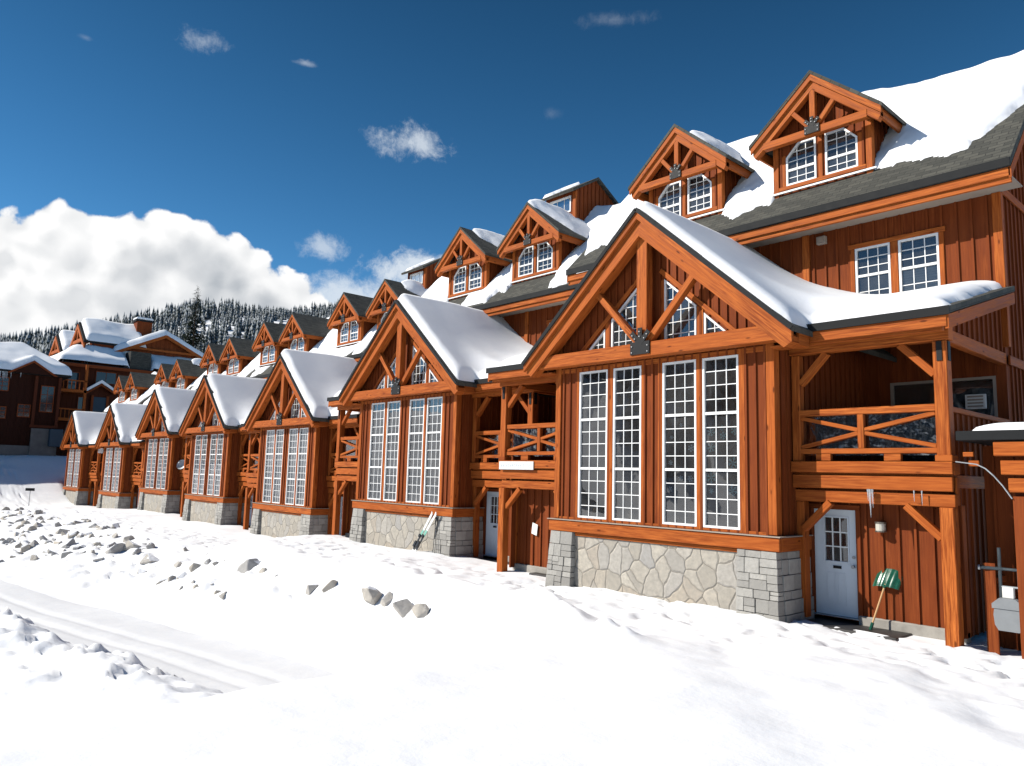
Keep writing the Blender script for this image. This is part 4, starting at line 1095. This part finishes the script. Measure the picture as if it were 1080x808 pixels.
tag(a.build('cable', M['pipe_grey'], None, 0, True), 'thin pale cable sagging from the balcony corner to the post at the right edge', 'cable')
a = MB(); a.box(-8.53, -8.30, 18.03, 18.16, 8.66, 8.86); a.cyl((-8.415, 18.03, 8.76), (-8.415, 18.0, 8.76), .07, 14); tag(a.build('alarm_bell', M['soffit'], None, .01), 'small pale alarm box under the eave of the nearest house', 'alarm box')
vt = empty('wall_vent', (-4.55, 16.0, 4.5), 'pale square vent frame inside the balcony at the right end', 'vent')
a = MB(); a.box(-5.35, -4.95, 18.10, 18.165, 4.30, 4.62); loc(a, vt, 'frame', 'white_plastic', .01); a = MB()
for z_ in (4.36, 4.43, 4.50, 4.57): a.box(-5.30, -5.0, 18.085, 18.099, z_-.018, z_+.018)
loc(a, vt, 'louvre', 'soffit')

# ------------------------------------------------------------------ paper snowflakes and figurines in the near bay
def flake(x, z, r, mt, label):
    a = MB(); T = Matrix.Translation((x, 13.845, z)) @ Matrix.Rotation(rng.uniform(0, 1), 4, 'Y')
    a.M = T
    for k_ in range(6):
        t = k_*math.pi/3; d1 = Vector((math.cos(t), 0, math.sin(t)))
        a.bar(d1*.06*r, d1*r, r*.20, .003, (0, 1, 0))
        for s_ in (-.8, .8):
            q = Vector((math.cos(t+s_), 0, math.sin(t+s_))); a.bar(d1*r*.55, d1*r*.55+q*r*.34, r*.15, .0026, (0, 1, 0))
    tag(a.build('paper_snowflake', M[mt], None), label, 'snowflake', 'paper snowflakes in the near bay windows')
for (x, z, r) in ((-9.45, 3.32, .085), (-9.96, 3.56, .05), (-9.99, 3.0, .06), (-9.71, 3.83, .05), (-9.72, 2.66, .07), (-9.47, 2.66, .075), (-9.99, 2.42, .06)):
    flake(x, z, r, 'paper', 'white paper snowflake on the third tall pane column of the nearest bay')
for (x, z, r) in ((-8.95, 3.33, .115), (-8.43, 3.0, .125), (-8.95, 2.69, .12), (-8.45, 2.43, .12), (-8.95, 2.41, .06), (-8.95, 3.66, .10), (-8.65, 3.57, .09), (-8.38, 3.68, .10), (-8.68, 3.74, .06)):
    flake(x, z, r, 'flake_teal', 'pale teal paper snowflake on the right hand tall window of the nearest bay')
for x, lb in ((-12.31, 'small pale figurine at the foot of the leftmost tall window of the nearest bay'), (-11.19, 'small pale figurine at the foot of the second tall window of the nearest bay')):
    fg = empty('figurine', (x, 13.98, 1.66), lb, 'figurine', 'figurines on the bay window sill')
    a = MB(); zz = [(0, .10), (.05, .11), (.16, .08), (.24, .05)]
    for (za, ra), (zb, rb_) in zip(zz, zz[1:]): a.cyl((x, 13.98, 1.66+za), (x, 13.98, 1.66+zb), ra, 12, rb_)
    loc(a, fg, 'robe', 'pale_wood', 0, True); a = MB(); a.cyl((x, 13.98, 1.905), (x, 13.98, 1.94), .03, 10, .045); a.cyl((x, 13.98, 1.94), (x, 13.98, 1.99), .045, 10, .025); loc(a, fg, 'head', 'paper', 0, True)

# ------------------------------------------------------------------ rocks on the bank
def rock_mesh(seed):
    rd = random.Random(seed); bm = bmesh.new()
    pts = []
    for _ in range(17):
        v = Vector((rd.gauss(0, 1), rd.gauss(0, 1), rd.gauss(0, 1))).normalized(); pts.append(bm.verts.new(Vector((v.x*.5*rd.uniform(.75, 1.05), v.y*.42*rd.uniform(.65, 1.1), v.z*.46*rd.uniform(.65, 1.15)))))
    bmesh.ops.convex_hull(bm, input=pts)
    bmesh.ops.delete(bm, geom=[v for v in bm.verts if not v.link_faces], context='VERTS')
    bmesh.ops.bevel(bm, geom=list(bm.edges), offset=.018, segments=1, affect='EDGES', profile=.6)
    bmesh.ops.triangulate(bm, faces=bm.faces); bmesh.ops.subdivide_edges(bm, edges=bm.edges, cuts=1)
    for v in bm.verts:
        q = v.co; k_ = (math.sin(q.x*23+seed)+math.sin(q.y*27+2*seed)+math.sin(q.z*31+3*seed))*.006; v.co = q*(1+k_*2)
    me = bpy.data.meshes.new('boulder'); bm.to_mesh(me); bm.free(); me.materials.append(M['rock']); return me
RM = [rock_mesh(s_) for s_ in range(10)]
ROCKS = [(-47.48,7.19,0.44),(-45.21,7.09,0.27),(-71.3,10.65,0.5),(-56.93,8.5,0.33),(-58.2,9.19,0.41),(-54.16,8.91,0.45),(-52.8,8.23,0.25),(-52.4,8.95,0.31),(-57.05,10.04,0.3),(-58.35,10.62,0.39),(-51.39,9.67,0.31),(-54.74,10.67,0.27),(-51.82,10.61,0.32),(-49.31,10.49,0.48),(-48.45,10.89,0.48),(-48.7,11.26,0.27),(-46.17,11.11,0.52),(-44.05,10.96,0.44),(-44.2,11.3,0.28),(-43.82,11.61,0.45),(-42.55,11.79,0.38),(-49.42,9.78,0.42),(-45.54,9.53,0.45),(-43.24,9.49,0.48),(-42.55,9.76,0.37),(-42.44,10.01,0.32),(-41.2,10.33,0.26),(-40.37,10.68,0.29),(-47.62,7.76,0.28),(-48.13,8.22,0.51),(-46.72,7.85,0.39),(-45.29,8.96,0.31),(-43.5,8.27,0.26),(-42.73,8.4,0.29),(-41.37,8.45,0.3),(-40.29,8.71,0.49),(-39.44,9.0,0.34),(-38.6,9.11,0.24),(-38.73,9.53,0.39),(-42.91,7.48,0.51),(-43.07,7.76,0.36),(-42.27,7.08,0.35),(-41.61,6.7,0.29),(-40.43,7.57,0.39),(-40.1,7.86,0.34),(-39.07,7.95,0.27),(-37.77,8.24,0.42),(-35.72,9.55,0.59),(-37.88,9.92,0.39),(-37.92,10.64,0.39),(-35.35,10.24,0.55),(-36.31,10.2,0.28),(-35.22,8.76,0.35),(-31.01,9.2,0.36),(-34.33,10.49,0.4),(-32.32,9.99,0.51),(-31.27,9.8,0.25),(-30.28,9.99,0.24),(-29.64,10.16,0.32),(-32.22,11.29,0.22),(-30.25,11.34,0.17),(-29.96,10.84,0.24),(-26.99,9.83,0.33),(-26.74,10.16,0.29),(-26.18,10.17,0.25),(-27.01,9.39,0.36),(-27.91,9.07,0.3),(-27.26,9.12,0.22),(-26.28,9.13,0.18),(-25.94,9.38,0.14),(-25.35,9.28,0.17),(-24.66,9.43,0.24),(-23.97,9.47,0.2),(-23.36,9.41,0.26),(-25.9,10.4,0.14),(-61.62,9.16,0.36),(-61.95,9.51,0.29),(-70.83,11.28,0.37),(-72.21,11.93,0.34),(-59.09,9.74,0.31),(-54.61,9.42,0.26),(-52.76,9.43,0.28),(-54.83,10.12,0.29),(-58.9,11.08,0.26),(-56.47,8.66,0.29),(-61.01,10.59,0.26),(-49.79,9.08,0.36),(-49.29,8.75,0.29),(-46.83,7.23,0.33),(-24.2,10.59,0.68),(-23.16,10.58,0.33),(-25.53,10.43,0.46),(-20.05,10.51,0.51),(-19.02,10.65,0.41),(-17.23,10.91,0.59),(-16.61,10.93,0.31),(-15.69,10.89,0.51),(-15.1,10.92,0.36),(-22.08,10.48,0.11)]
SPECIAL = {(-24.2, 10.59): 'largest rounded tan boulder on the bank in front of the third house', (-23.16, 10.58): 'small tan stone touching the right side of the largest tan boulder', (-25.53, 10.43): 'upright grey boulder left of the largest tan boulder',
  (-20.05, 10.51): 'flat grey brown boulder, left one of the two apart from the rock heap', (-19.02, 10.65): 'squarish grey boulder alone in clean snow below the leaning skis', (-17.23, 10.91): 'long grey boulder left of its small grey neighbour on the right of the bank', (-16.61, 10.93): 'small grey stone right beside the long grey boulder',
  (-15.69, 10.89): 'dark rimmed grey boulder nearest the camera on the bank', (-15.1, 10.92): 'wedge shaped grey boulder farthest right on the bank', (-31.01, 9.2): 'lone pointed tan boulder lowest on the bank below the main heap', (-35.22, 8.76): 'lone flat grey boulder at the foot of the heap'}
rk = random.Random(21)
for (x, y, s_) in list(ROCKS):
    if x < -34 and rk.random() < .95:
        x2 = x+rk.uniform(-1.6, 1.6); y2 = y+rk.uniform(-.55, .55)
        if toe(x2)-.3 < y2 < 11.9: ROCKS.append((round(x2, 2), round(y2, 2), round(s_*rk.uniform(.45, .95), 2)))
for i, (x, y, s_) in enumerate(ROCKS):
    o = bpy.data.objects.new('boulder', RM[(i*7) % 10]); col.objects.link(o); sp_ = SPECIAL.get((x, y))
    s2 = s_*(1.4 if x > -27 else 1.7)
    o.scale = (s2*rng.uniform(.9, 1.25), s2*rng.uniform(.9, 1.2), s2*rng.uniform(.75, 1.45)); o.rotation_euler = (rng.uniform(-.5, .5), rng.uniform(-.5, .5), rng.uniform(0, 6.28))
    o.location = (x, y, float(ground_h(x, y))-s2*.13)
    lb = sp_ or ('grey boulder in the dense rock heap at the far left of the snow bank' if x < -40 else 'grey brown boulder in the middle part of the rocky snow bank' if x < -33 else 'half buried boulder in the loose right part of the rocky snow bank')
    tag(o, lb, 'boulder', 'boulders on the snow bank')

# ------------------------------------------------------------------ small sign post at the far left
ps = empty('sign_post', (-78.8, 13.56, float(ground_h(-78.8, 13.56))), 'small dark sign on a thin post in the snow at the far left', 'sign')
a = MB(); a.cyl((0, 0, -.4), (0, 0, 1.55), .035, 8); a.build('post', M['pipe_grey'], ps); a = MB(); a.box(-.4, .4, -.05, -.035, 1.35, 1.6); o = a.build('panel', M['black_steel'], ps, .01); o.rotation_euler = (0, 0, .9)

# ------------------------------------------------------------------ far lodge (left) and hotel
def local(mb, o): mb.v = [(p[0]-o.location.x, p[1]-o.location.y, p[2]-o.location.z) for p in mb.v]; return mb
def face_x(X): return Matrix.Translation((X, 0, 0)) @ Matrix.Rotation(math.radians(90), 4, 'Z')   # local x -> +Y, front -> +X
def part(mb, name, mt, o, bevel=0.0, parent=None): return local(mb, o).build(name, M[mt], parent or o, bevel)
def far_window(o, wallobj, mtx, x0, x1, z0, z1, grid=(1, 1), y=0.0, fm='white_frame'):
    f = MB(mtx); w_ = .09
    f.box(x0-w_, x1+w_, y-.06, y-.005, z1, z1+w_); f.box(x0-w_, x1+w_, y-.06, y-.005, z0-w_, z0); f.box(x0-w_, x0, y-.059, y-.005, z0, z1); f.box(x1, x1+w_, y-.059, y-.005, z0, z1)
    for x in lin(x0, x1, grid[0]+1): f.box(x-.03, x+.03, y-.05, y-.03, z0, z1)
    for z in lin(z0, z1, grid[1]+1): f.box(x0, x1, y-.049, y-.029, z-.03, z+.03)
    wo_ = part(f, 'window', fm, o); p = MB(mtx); p.box(x0, x1, y-.028, y-.004, z0, z1); part(p, 'pane', 'far_glass', o, 0, wo_); return wo_
simple('far_glass', (.02, .024, .03), .08, 0, .6)

lg = empty('mountain_lodge', (-108, 8, 3), 'dark brown lodge with thick snow roof in shade at the far left edge', 'lodge')
a = MB(face_x(-100)); a.wall([(-6, 1), (19.2, 1), (19.2, 12.7), (-6, 12.7)], [], 0, .2, step=.6, bw=.08)
b_ = MB(); b_.box(-118, -100.21, 19.0, 19.2, 1, 12.7); b_.box(-118, -100.21, -6, -5.8, 1, 12.7)
n0 = len(a.v); a.v += b_.v; a.f += [tuple(i+n0 for i in f) for f in b_.f]; a.uv += b_.uv
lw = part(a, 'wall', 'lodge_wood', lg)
a = MB(); a.box(-118.9, -99.2, -6.9, 20.0, 12.72, 13.0); lroof = part(a, 'roof', 'roof_metal', lg)
a = MB(face_x(-98.9)); a.prism([(13.9, 12.75), (18.3, 12.75), (16.1, 14.2)], 0, 3.5); part(a, 'gable', 'lodge_wood', lg)
a = MB(face_x(-98.85)); a.prism([(13.6, 12.62), (16.1, 14.25), (16.1, 14.0), (13.95, 12.62)][::-1], -.12, -.002); a.prism([(16.1, 14.25), (18.6, 12.62), (18.25, 12.62), (16.1, 14.0)][::-1], -.12, -.002); part(a, 'barge_board', 'siding_wood', lg)
def lodge_th(X, Y):
    z1 = (-99.1-X)*.55; z2 = (20.1-Y)*.75; z3 = (X+119)*.55; z4 = (Y+7)*.75
    h = np.minimum(np.minimum(z1, z2), np.minimum(z3, z4)); h = np.minimum(h, 3.3+.3*np.sin(Y*.4))
    gb_ = np.where(X > -104, 1.35-np.abs(Y-16.1)*.55, -1); gb_ = np.where(X > -98.95, -1, gb_)
    e_ = edge(np.minimum(np.minimum(-99.1-X, 20.1-Y), np.minimum(X+119, Y+7)), .7)
    return np.where(e_ > 0, np.maximum(h, gb_)+.75*e_*(.7+.6*fbm(X*.3, Y*.3, 3, 77)), -.05)
sn = snow_sheet('roof_snow', np.arange(-119, -98.8, .3), np.arange(-7, 20.3, .3), lambda X, Y: X*0+13.0, lodge_th, lroof)
for v_ in sn.data.vertices: v_.co = v_.co-lg.location
fx = face_x(-100)
for (y0, y1, z0, z1) in ((12.9, 14.0, 10.7, 12.1), (13.0, 14.0, 7.6, 8.8), (15.2, 16.3, 7.9, 9.2), (17.3, 18.5, 8.6, 11.5), (9, 10.4, 10.7, 12.1), (4, 5.4, 10.7, 12.1)): far_window(lg, lw, fx, y0, y1, z0, z1, (1, 2), -.085, 'siding_wood')
a = MB(fx); a.box(-6, 19.3, -.35, -.1, .5, 4.6); a.box(16.6, 18.9, -.6, -.36, 3.5, 6.6); part(a, 'concrete_base', 'dark_concrete', lg)
a = MB(fx); a.box(16.4, 19.2, -.45, -.1, 6.7, 7.0); a.box(16.5, 16.8, -.5, -.1, 7.0, 12.6); a.box(18.85, 19.15, -.5, -.1, 7.0, 12.6); part(a, 'corner_post', 'dark_wood', lg)
a = MB(fx); a.box(18.3, 19.6, -1.5, -.65, 4.6, 6.6); part(a, 'shed_door', 'blue_paint', lg, .05)
a = MB()
rs = random.Random(8)
for i in range(16):
    y = rs.uniform(12.4, 15.0); a.cyl((-99.15, y, 12.75), (-99.15, y, 12.75-rs.uniform(.3, 1.3)), .06, 5, .005)
tag(a.build('icicle_row', M['ice'], None), 'row of icicles under the snowy eave of the dark lodge', 'icicles')['kind'] = 'stuff'

ht = empty('mountain_hotel', (-118, 32, 3), 'large timber hotel with snowy cross gables and balconies behind the end of the row', 'hotel')
a = MB(face_x(-108)); a.wall([(20.8, 1), (46, 1), (46, 15.2), (20.8, 15.2)], [], 0, .2, step=.6, bw=.08)
b_ = MB(); b_.wall(rect(-134, -108.21, 1, 15.2), [], 20.8, .2, step=.6, bw=.08); n0 = len(a.v); a.v += b_.v; a.f += [tuple(i+n0 for i in f) for f in b_.f]; a.uv += b_.uv
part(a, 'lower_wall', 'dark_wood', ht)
a = MB(); a.box(-134.5, -106.9, 19.9, 46.5, 15.22, 15.5); lr = part(a, 'lower_roof', 'roof_metal', ht)
a = MB(); a.box(-106.9, -106.82, 19.9, 46.5, 15.0, 15.4); a.box(-134.5, -106.92, 19.82, 19.9, 15.0, 15.4); part(a, 'lower_fascia', 'siding_wood', ht)
def ht_low(X, Y):
    d1 = -106.95-X; d2 = Y-19.95; h = np.minimum(d1*.55, d2*.8)
    ok = (d1 > 0) & (d2 > 0) & ~((Y > 28.2) & (Y < 31.2) & (X > -110)) & (Y < 46)
    return np.where(ok, np.minimum(h, 2.0)+.8*edge(np.minimum(d1, d2), .8)*(.65+.7*fbm(X*.35, Y*.35, 3, 88)), -.05)
sn = snow_sheet('roof_snow', np.arange(-134, -106.8, .3), np.arange(19.9, 46.4, .3), lambda X, Y: X*0+15.5, ht_low, lr)
for v_ in sn.data.vertices: v_.co = v_.co-ht.location
a = MB(); a.box(-110, -107.6, 28.4, 31.0, 15.5, 17.9); db = part(a, 'roof_dormer', 'shingles', ht)
a = MB(face_x(-110.6)); a.wall([(27.9, 15.3), (39, 15.3), (39, 18.4), (33.4, 21.1), (27.9, 18.4)], [], 0, .2, step=.6, bw=.08)
b_ = MB(); b_.box(-128, -110.81, 27.9, 28.1, 15.3, 18.4)
n0 = len(a.v); a.v += b_.v; a.f += [tuple(i+n0 for i in f) for f in b_.f]; a.uv += b_.uv
part(a, 'end_gable', 'siding_wood', ht)
a = MB(face_x(-109.9)); a.prism([(26.9, 17.95), (33.4, 21.15), (33.4, 20.65), (27.3, 17.65)][::-1], -.1, .15); a.prism([(33.4, 21.15), (39.9, 17.95), (39.5, 17.65), (33.4, 20.65)][::-1], -.1, .15); a.box(28.5, 38.3, .0, .12, 18.6, 18.9); part(a, 'barge_board', 'trim_wood', ht)
def gable_snow(axis, c, hw, zr, slope, lo, hi, seed, o, parent, ext=0):
    def bs(X, Y): return zr-slope*np.abs((Y if axis == 'x' else X)-c)
    def th(X, Y):
        q = np.abs((Y if axis == 'x' else X)-c); L = X if axis == 'x' else Y
        e_ = np.minimum(hw-q, np.minimum(L-lo, hi-L)); return np.where(e_ > 0, .75*edge(e_, .6)*(.65+.7*fbm(X*.35, Y*.35, 3, seed)), -.05)
    xs = np.arange(lo, hi+.25, .25) if axis == 'x' else np.arange(c-hw, c+hw+.25, .25); ys = np.arange(c-hw, c+hw+.25, .25) if axis == 'x' else np.arange(lo, hi+.25, .25)
    s_ = snow_sheet('roof_snow', xs, ys, bs, th, parent)
    for v_ in s_.data.vertices: v_.co = v_.co-o.location
a = MB(face_x(0)); 
for s_ in (-1, 1):
    P = [(33.4, 21.15), (33.4+s_*6.6, 17.9), (33.4+s_*6.6, 17.65), (33.4, 20.9)]; a.prism(P if s_ < 0 else P[::-1], 109.85, 128, True)
er = part(a, 'end_roof', 'roof_metal', ht); gable_snow('x', 33.4, 6.6, 21.15, .492, -128, -109.95, 41, ht, er)
for gi, (gx_, hi_) in enumerate(((-114.4, 31), (-128.0, 31))):
    a = MB(); a.wall([(gx_-3.8, 15.3), (gx_+3.8, 15.3), (gx_+3.8, 18.9), (gx_, 21.7), (gx_-3.8, 18.9)], [], 24.6, .2, step=.6, bw=.08)
    a.box(gx_+3.65, gx_+3.8, 24.81, 29, 15.3, 18.9); gw_ = part(a, 'front_gable', 'siding_wood', ht)
    a = MB()
    for s_ in (-1, 1):
        P = [(gx_, 22.0), (gx_+s_*4.0, 19.02), (gx_+s_*4.0, 18.72), (gx_, 21.7)]; a.prism(P if s_ < 0 else P[::-1], 23.3, hi_, True)
    gr_ = part(a, 'gable_roof', 'roof_metal', ht); gable_snow('y', gx_, 4.0, 22.0, .745, 23.6, hi_, 50+gi, ht, gr_)
    a = MB()
    for s_ in (-1, 1):
        P = [(gx_, 21.7), (gx_+s_*4.6, 18.25), (gx_+s_*4.6, 17.6), (gx_, 21.05)]; a.prism(P if s_ < 0 else P[::-1], 23.2, 23.4)
    a.box(gx_-2.6, gx_+2.6, 23.25, 23.5, 19.1, 19.5); a.box(gx_-.18, gx_+.18, 23.3, 23.5, 19.5, 21.1); part(a, 'truss', 'trim_wood', ht)
    for s_ in (-1, 1):
        a = MB(); a.box(gx_+s_*2.9-.22, gx_+s_*2.9+.22, 23.4, 23.8, 15.4, 19.1); part(a, 'gable_post', 'trim_wood', ht)
    far_window(ht, gw_, Matrix(), gx_-1.6, gx_+1.6, 16.4, 19.0, (3, 2), 24.55)
a = MB(); a.box(-114.4, -112.6, 30.2, 32.2, 19, 23.0); ch_ = part(a, 'chimney', 'siding_wood', ht); a = MB(); a.box(-114.6, -112.4, 30.0, 32.4, 23.0, 23.25); part(a, 'cap', 'roof_metal', ht, 0, ch_); a = MB(); a.box(-114.5, -112.5, 30.1, 32.3, 23.26, 23.6); part(a, 'chimney_snow', 'roof_snow', ht, .1, ch_)
for z_ in (11.6, 8.0):
    a = MB(); a.box(-107.99, -105.6, 18.6, 23.2, z_, z_+.35); a.box(-112, -108, 18.6, 20.78, z_, z_+.35); bl = part(a, 'balcony', 'trim_wood', ht)
    a = MB()
    for y in np.arange(18.7, 23.2, .45): a.box(-105.72, -105.64, y, y+.08, z_+.35, z_+1.4)
    for x in np.arange(-112, -105.7, .45): a.box(x, x+.08, 18.62, 18.70, z_+.35, z_+1.4)
    a.box(-105.75, -105.6, 18.6, 23.2, z_+1.4, z_+1.55); a.box(-112, -105.76, 18.6, 18.75, z_+1.4, z_+1.55); part(a, 'railing', 'trim_wood', ht, 0, bl)
for (x, y) in ((-105.75, 18.8), (-105.75, 23.0), (-111.8, 18.8)):
    a = MB(); a.box(x-.15, x+.15, y-.15, y+.15, 2, 15.2); part(a, 'balcony_post', 'trim_wood', ht)
fx = face_x(-108)
hw_ = None
for (y0, y1, z0, z1, g_) in ((24.6, 26.9, 12.9+.4, 14.7, (1, 0)), (21.4, 22.6, 12.2, 14.3, (0, 0)), (29, 30.4, 12.4, 14.2, (1, 1)), (22.8, 23.6, 9.0, 11.2, (0, 0)), (34, 36, 12.4, 14.4, (1, 1))): far_window(ht, None, fx, y0, y1, z0, z1, g_, -.085, 'siding_wood')
a = MB(face_x(-107.2)); a.prism([(23.5, 11.9), (25.1, 13.15), (26.7, 12.1), (26.7, 11.85), (25.1, 12.85), (23.5, 11.65)][::-1], -.2, .78); pr_ = part(a, 'porch_roof', 'siding_wood', ht)
a = MB(face_x(-107.2)); a.prism([(23.4, 11.95), (25.1, 13.2), (26.8, 12.15), (26.8, 12.5), (25.1, 13.6), (23.4, 12.3)][::-1], -.25, .78); part(a, 'porch_snow', 'roof_snow', ht, .1, pr_)
a = MB(fx); a.box(24.2, 24.5, -.3, -.1, 6, 11.6); a.box(26.0, 26.3, -.3, -.1, 6, 11.6); part(a, 'door_frame', 'siding_wood', ht); a = MB(fx); a.box(24.51, 25.99, -.2, -.1, 6, 11.4); part(a, 'door', 'blue_paint', ht)

# ------------------------------------------------------------------ forested hills
def hill(name, azr, Rr_, top, base, seed):
    azs = np.linspace(*azr, 90); Rs = np.array([120, 150, 170, 190, 215, 240, 270, 300, 330, 360, 400, 460, 560, 800]) if Rr_ is None else Rr_
    A_, R_ = np.meshgrid(azs, Rs, indexing='ij')
    X = np.sin(A_)*R_; Y = np.cos(A_)*R_; Z = top(A_, R_)+(fbm(X*.02, Y*.02, 3, seed)-.5)*5*sstep(150, 220, R_)
    nx_, ny_ = A_.shape; ix = np.arange(nx_*ny_).reshape(nx_, ny_); q = np.stack([ix[:-1, :-1], ix[:-1, 1:], ix[1:, 1:], ix[1:, :-1]], -1).reshape(-1, 4)
    tag(np_mesh(name, np.stack([X, Y, Z], -1).reshape(-1, 3), q, M['ground_snow']), kind='structure')
def htop(A_, R_):
    zt = np.where(A_ < -1.21, np.clip(39+118*(A_+1.44), 30, 66.1), 66.1+14*(A_+1.21)); return 2.0+zt*sstep(135, 350, R_)
hill('hillside', (-2.3, -.1), None, htop, 0, 90)
def otop(A_, R_): return -2+34*sstep(60, 200, R_)
hill('unseen_hillside', (1.9, 4.1), np.array([60, 80, 100, 120, 140, 160, 185, 210, 260, 400]), otop, 0, 91)  # unseen slope behind the camera, added to darken panes and cut sky fill
def forest(name, samples, top, seed, hmin, hmax):
    rg = np.random.default_rng(seed); Vs = []; Fs = []; k0 = 0
    for (A_, R_) in samples:
        x, y = math.sin(A_)*R_, math.cos(A_)*R_
        z = float(top(np.array(A_), np.array(R_)))-1.0; h = rg.uniform(hmin, hmax)*(.6+.8*vnoise(np.array(x*.03), np.array(y*.03), 3)); r = h*rg.uniform(.15, .21)
        nt_ = 6; ph = rg.uniform(0, 6)
        for t in range(nt_):
            zb = z+h*(.10+.84*t/nt_); zt_ = zb+h*(.34-.02*t); rb_ = r*(1-.86*t/nt_)
            m_ = 8; ang = ph+t+np.arange(m_)*2*np.pi/m_; rad = rb_*rg.uniform(.55, 1.2, m_)*np.where(np.arange(m_) % 2, .62, 1.05)
            P = np.stack([x+np.cos(ang)*rad, y+np.sin(ang)*rad, zb-rad*.35+rg.uniform(-.06, .06, m_)*h*.4], -1)
            Vs.append(P); Vs.append(np.array([[x, y, min(zt_, z+h*1.02)]]))
            for i in range(m_): Fs.append((k0+i, k0+(i+1) % m_, k0+m_))
            k0 += m_+1
    return np_mesh(name, np.concatenate(Vs), np.array(Fs), M['forest_needles'], False)
rg = np.random.default_rng(3)
smp = []
for _ in range(5200):
    A_ = rg.uniform(-1.62, -.80); R_ = 215+190*rg.random()**.75
    if vnoise(np.array(A_*22), np.array(R_*.05), 4) < .16: continue
    smp.append((A_, R_))
tag(forest('forest', smp, htop, 5, 6, 9.5), 'frosted conifer forest covering the hillside behind the hotel', 'forest', None, 'stuff')
smp = [(rg.uniform(2.1, 4.0), 90+130*rg.random()) for _ in range(650)]  # out-of-view trees, added as dark reflections for the glass
tag(forest('forest', smp, otop, 6, 10, 17), 'unseen frosted conifers behind the camera, added to darken window reflections', 'forest', None, 'stuff')

def pine(loc_, h, seed, label):
    rd = random.Random(seed); o = empty('pine_tree', loc_, label, 'tree')
    a = MB(); a.cyl((0, 0, -1), (0, 0, h*.97), h*.022, 8, .03); a.build('trunk', M['bark'], o)
    c = MB()
    for k_ in range(60):
        z = h*(.12+.86*(k_/46)**.9); L = h*.27*(1-.78*(z/h))*rd.uniform(.65, 1.15)
        for b_ in range(9):
            t = rd.uniform(0, 6.28); l = L*rd.uniform(.5, 1.15); d = Vector((math.cos(t), math.sin(t), -.12-.12*rd.random())); s_ = Vector((-d.y, d.x, 0))
            for q in range(5):
                m_ = d*l*(.2+.2*q); w_ = l*.34*(1.2-.2*q)
                p = Vector((0, 0, z))+m_+Vector((rd.uniform(-1, 1), rd.uniform(-1, 1), rd.uniform(-1, 1)))*.08*l
                for sg in (-1, 1):
                    e_ = p+s_*sg*w_*rd.uniform(.6, 1.2)+Vector((0, 0, rd.uniform(-.5, .1)*w_))+d*.25*l
                    c.face([p, p+d*.22*l, e_], [(0, 0)]*3)
    c.build('crown', M['pine_needles'], o)
A_, R_ = math.atan2(-170.5, 57.6), 230.0
pine((math.sin(A_)*R_, math.cos(A_)*R_, float(htop(np.array(A_), np.array(R_)))-.5), 2.62+37.4*230/180-float(htop(np.array(A_), np.array(R_)))+.5, 2, 'tall dark green pine rising above the frosted forest behind the hotel')
for a_ in sc.objects:
    if a_.type == 'MESH' and not a_.parent and 'label' not in a_ and 'kind' not in a_: print('untagged', a_.name)
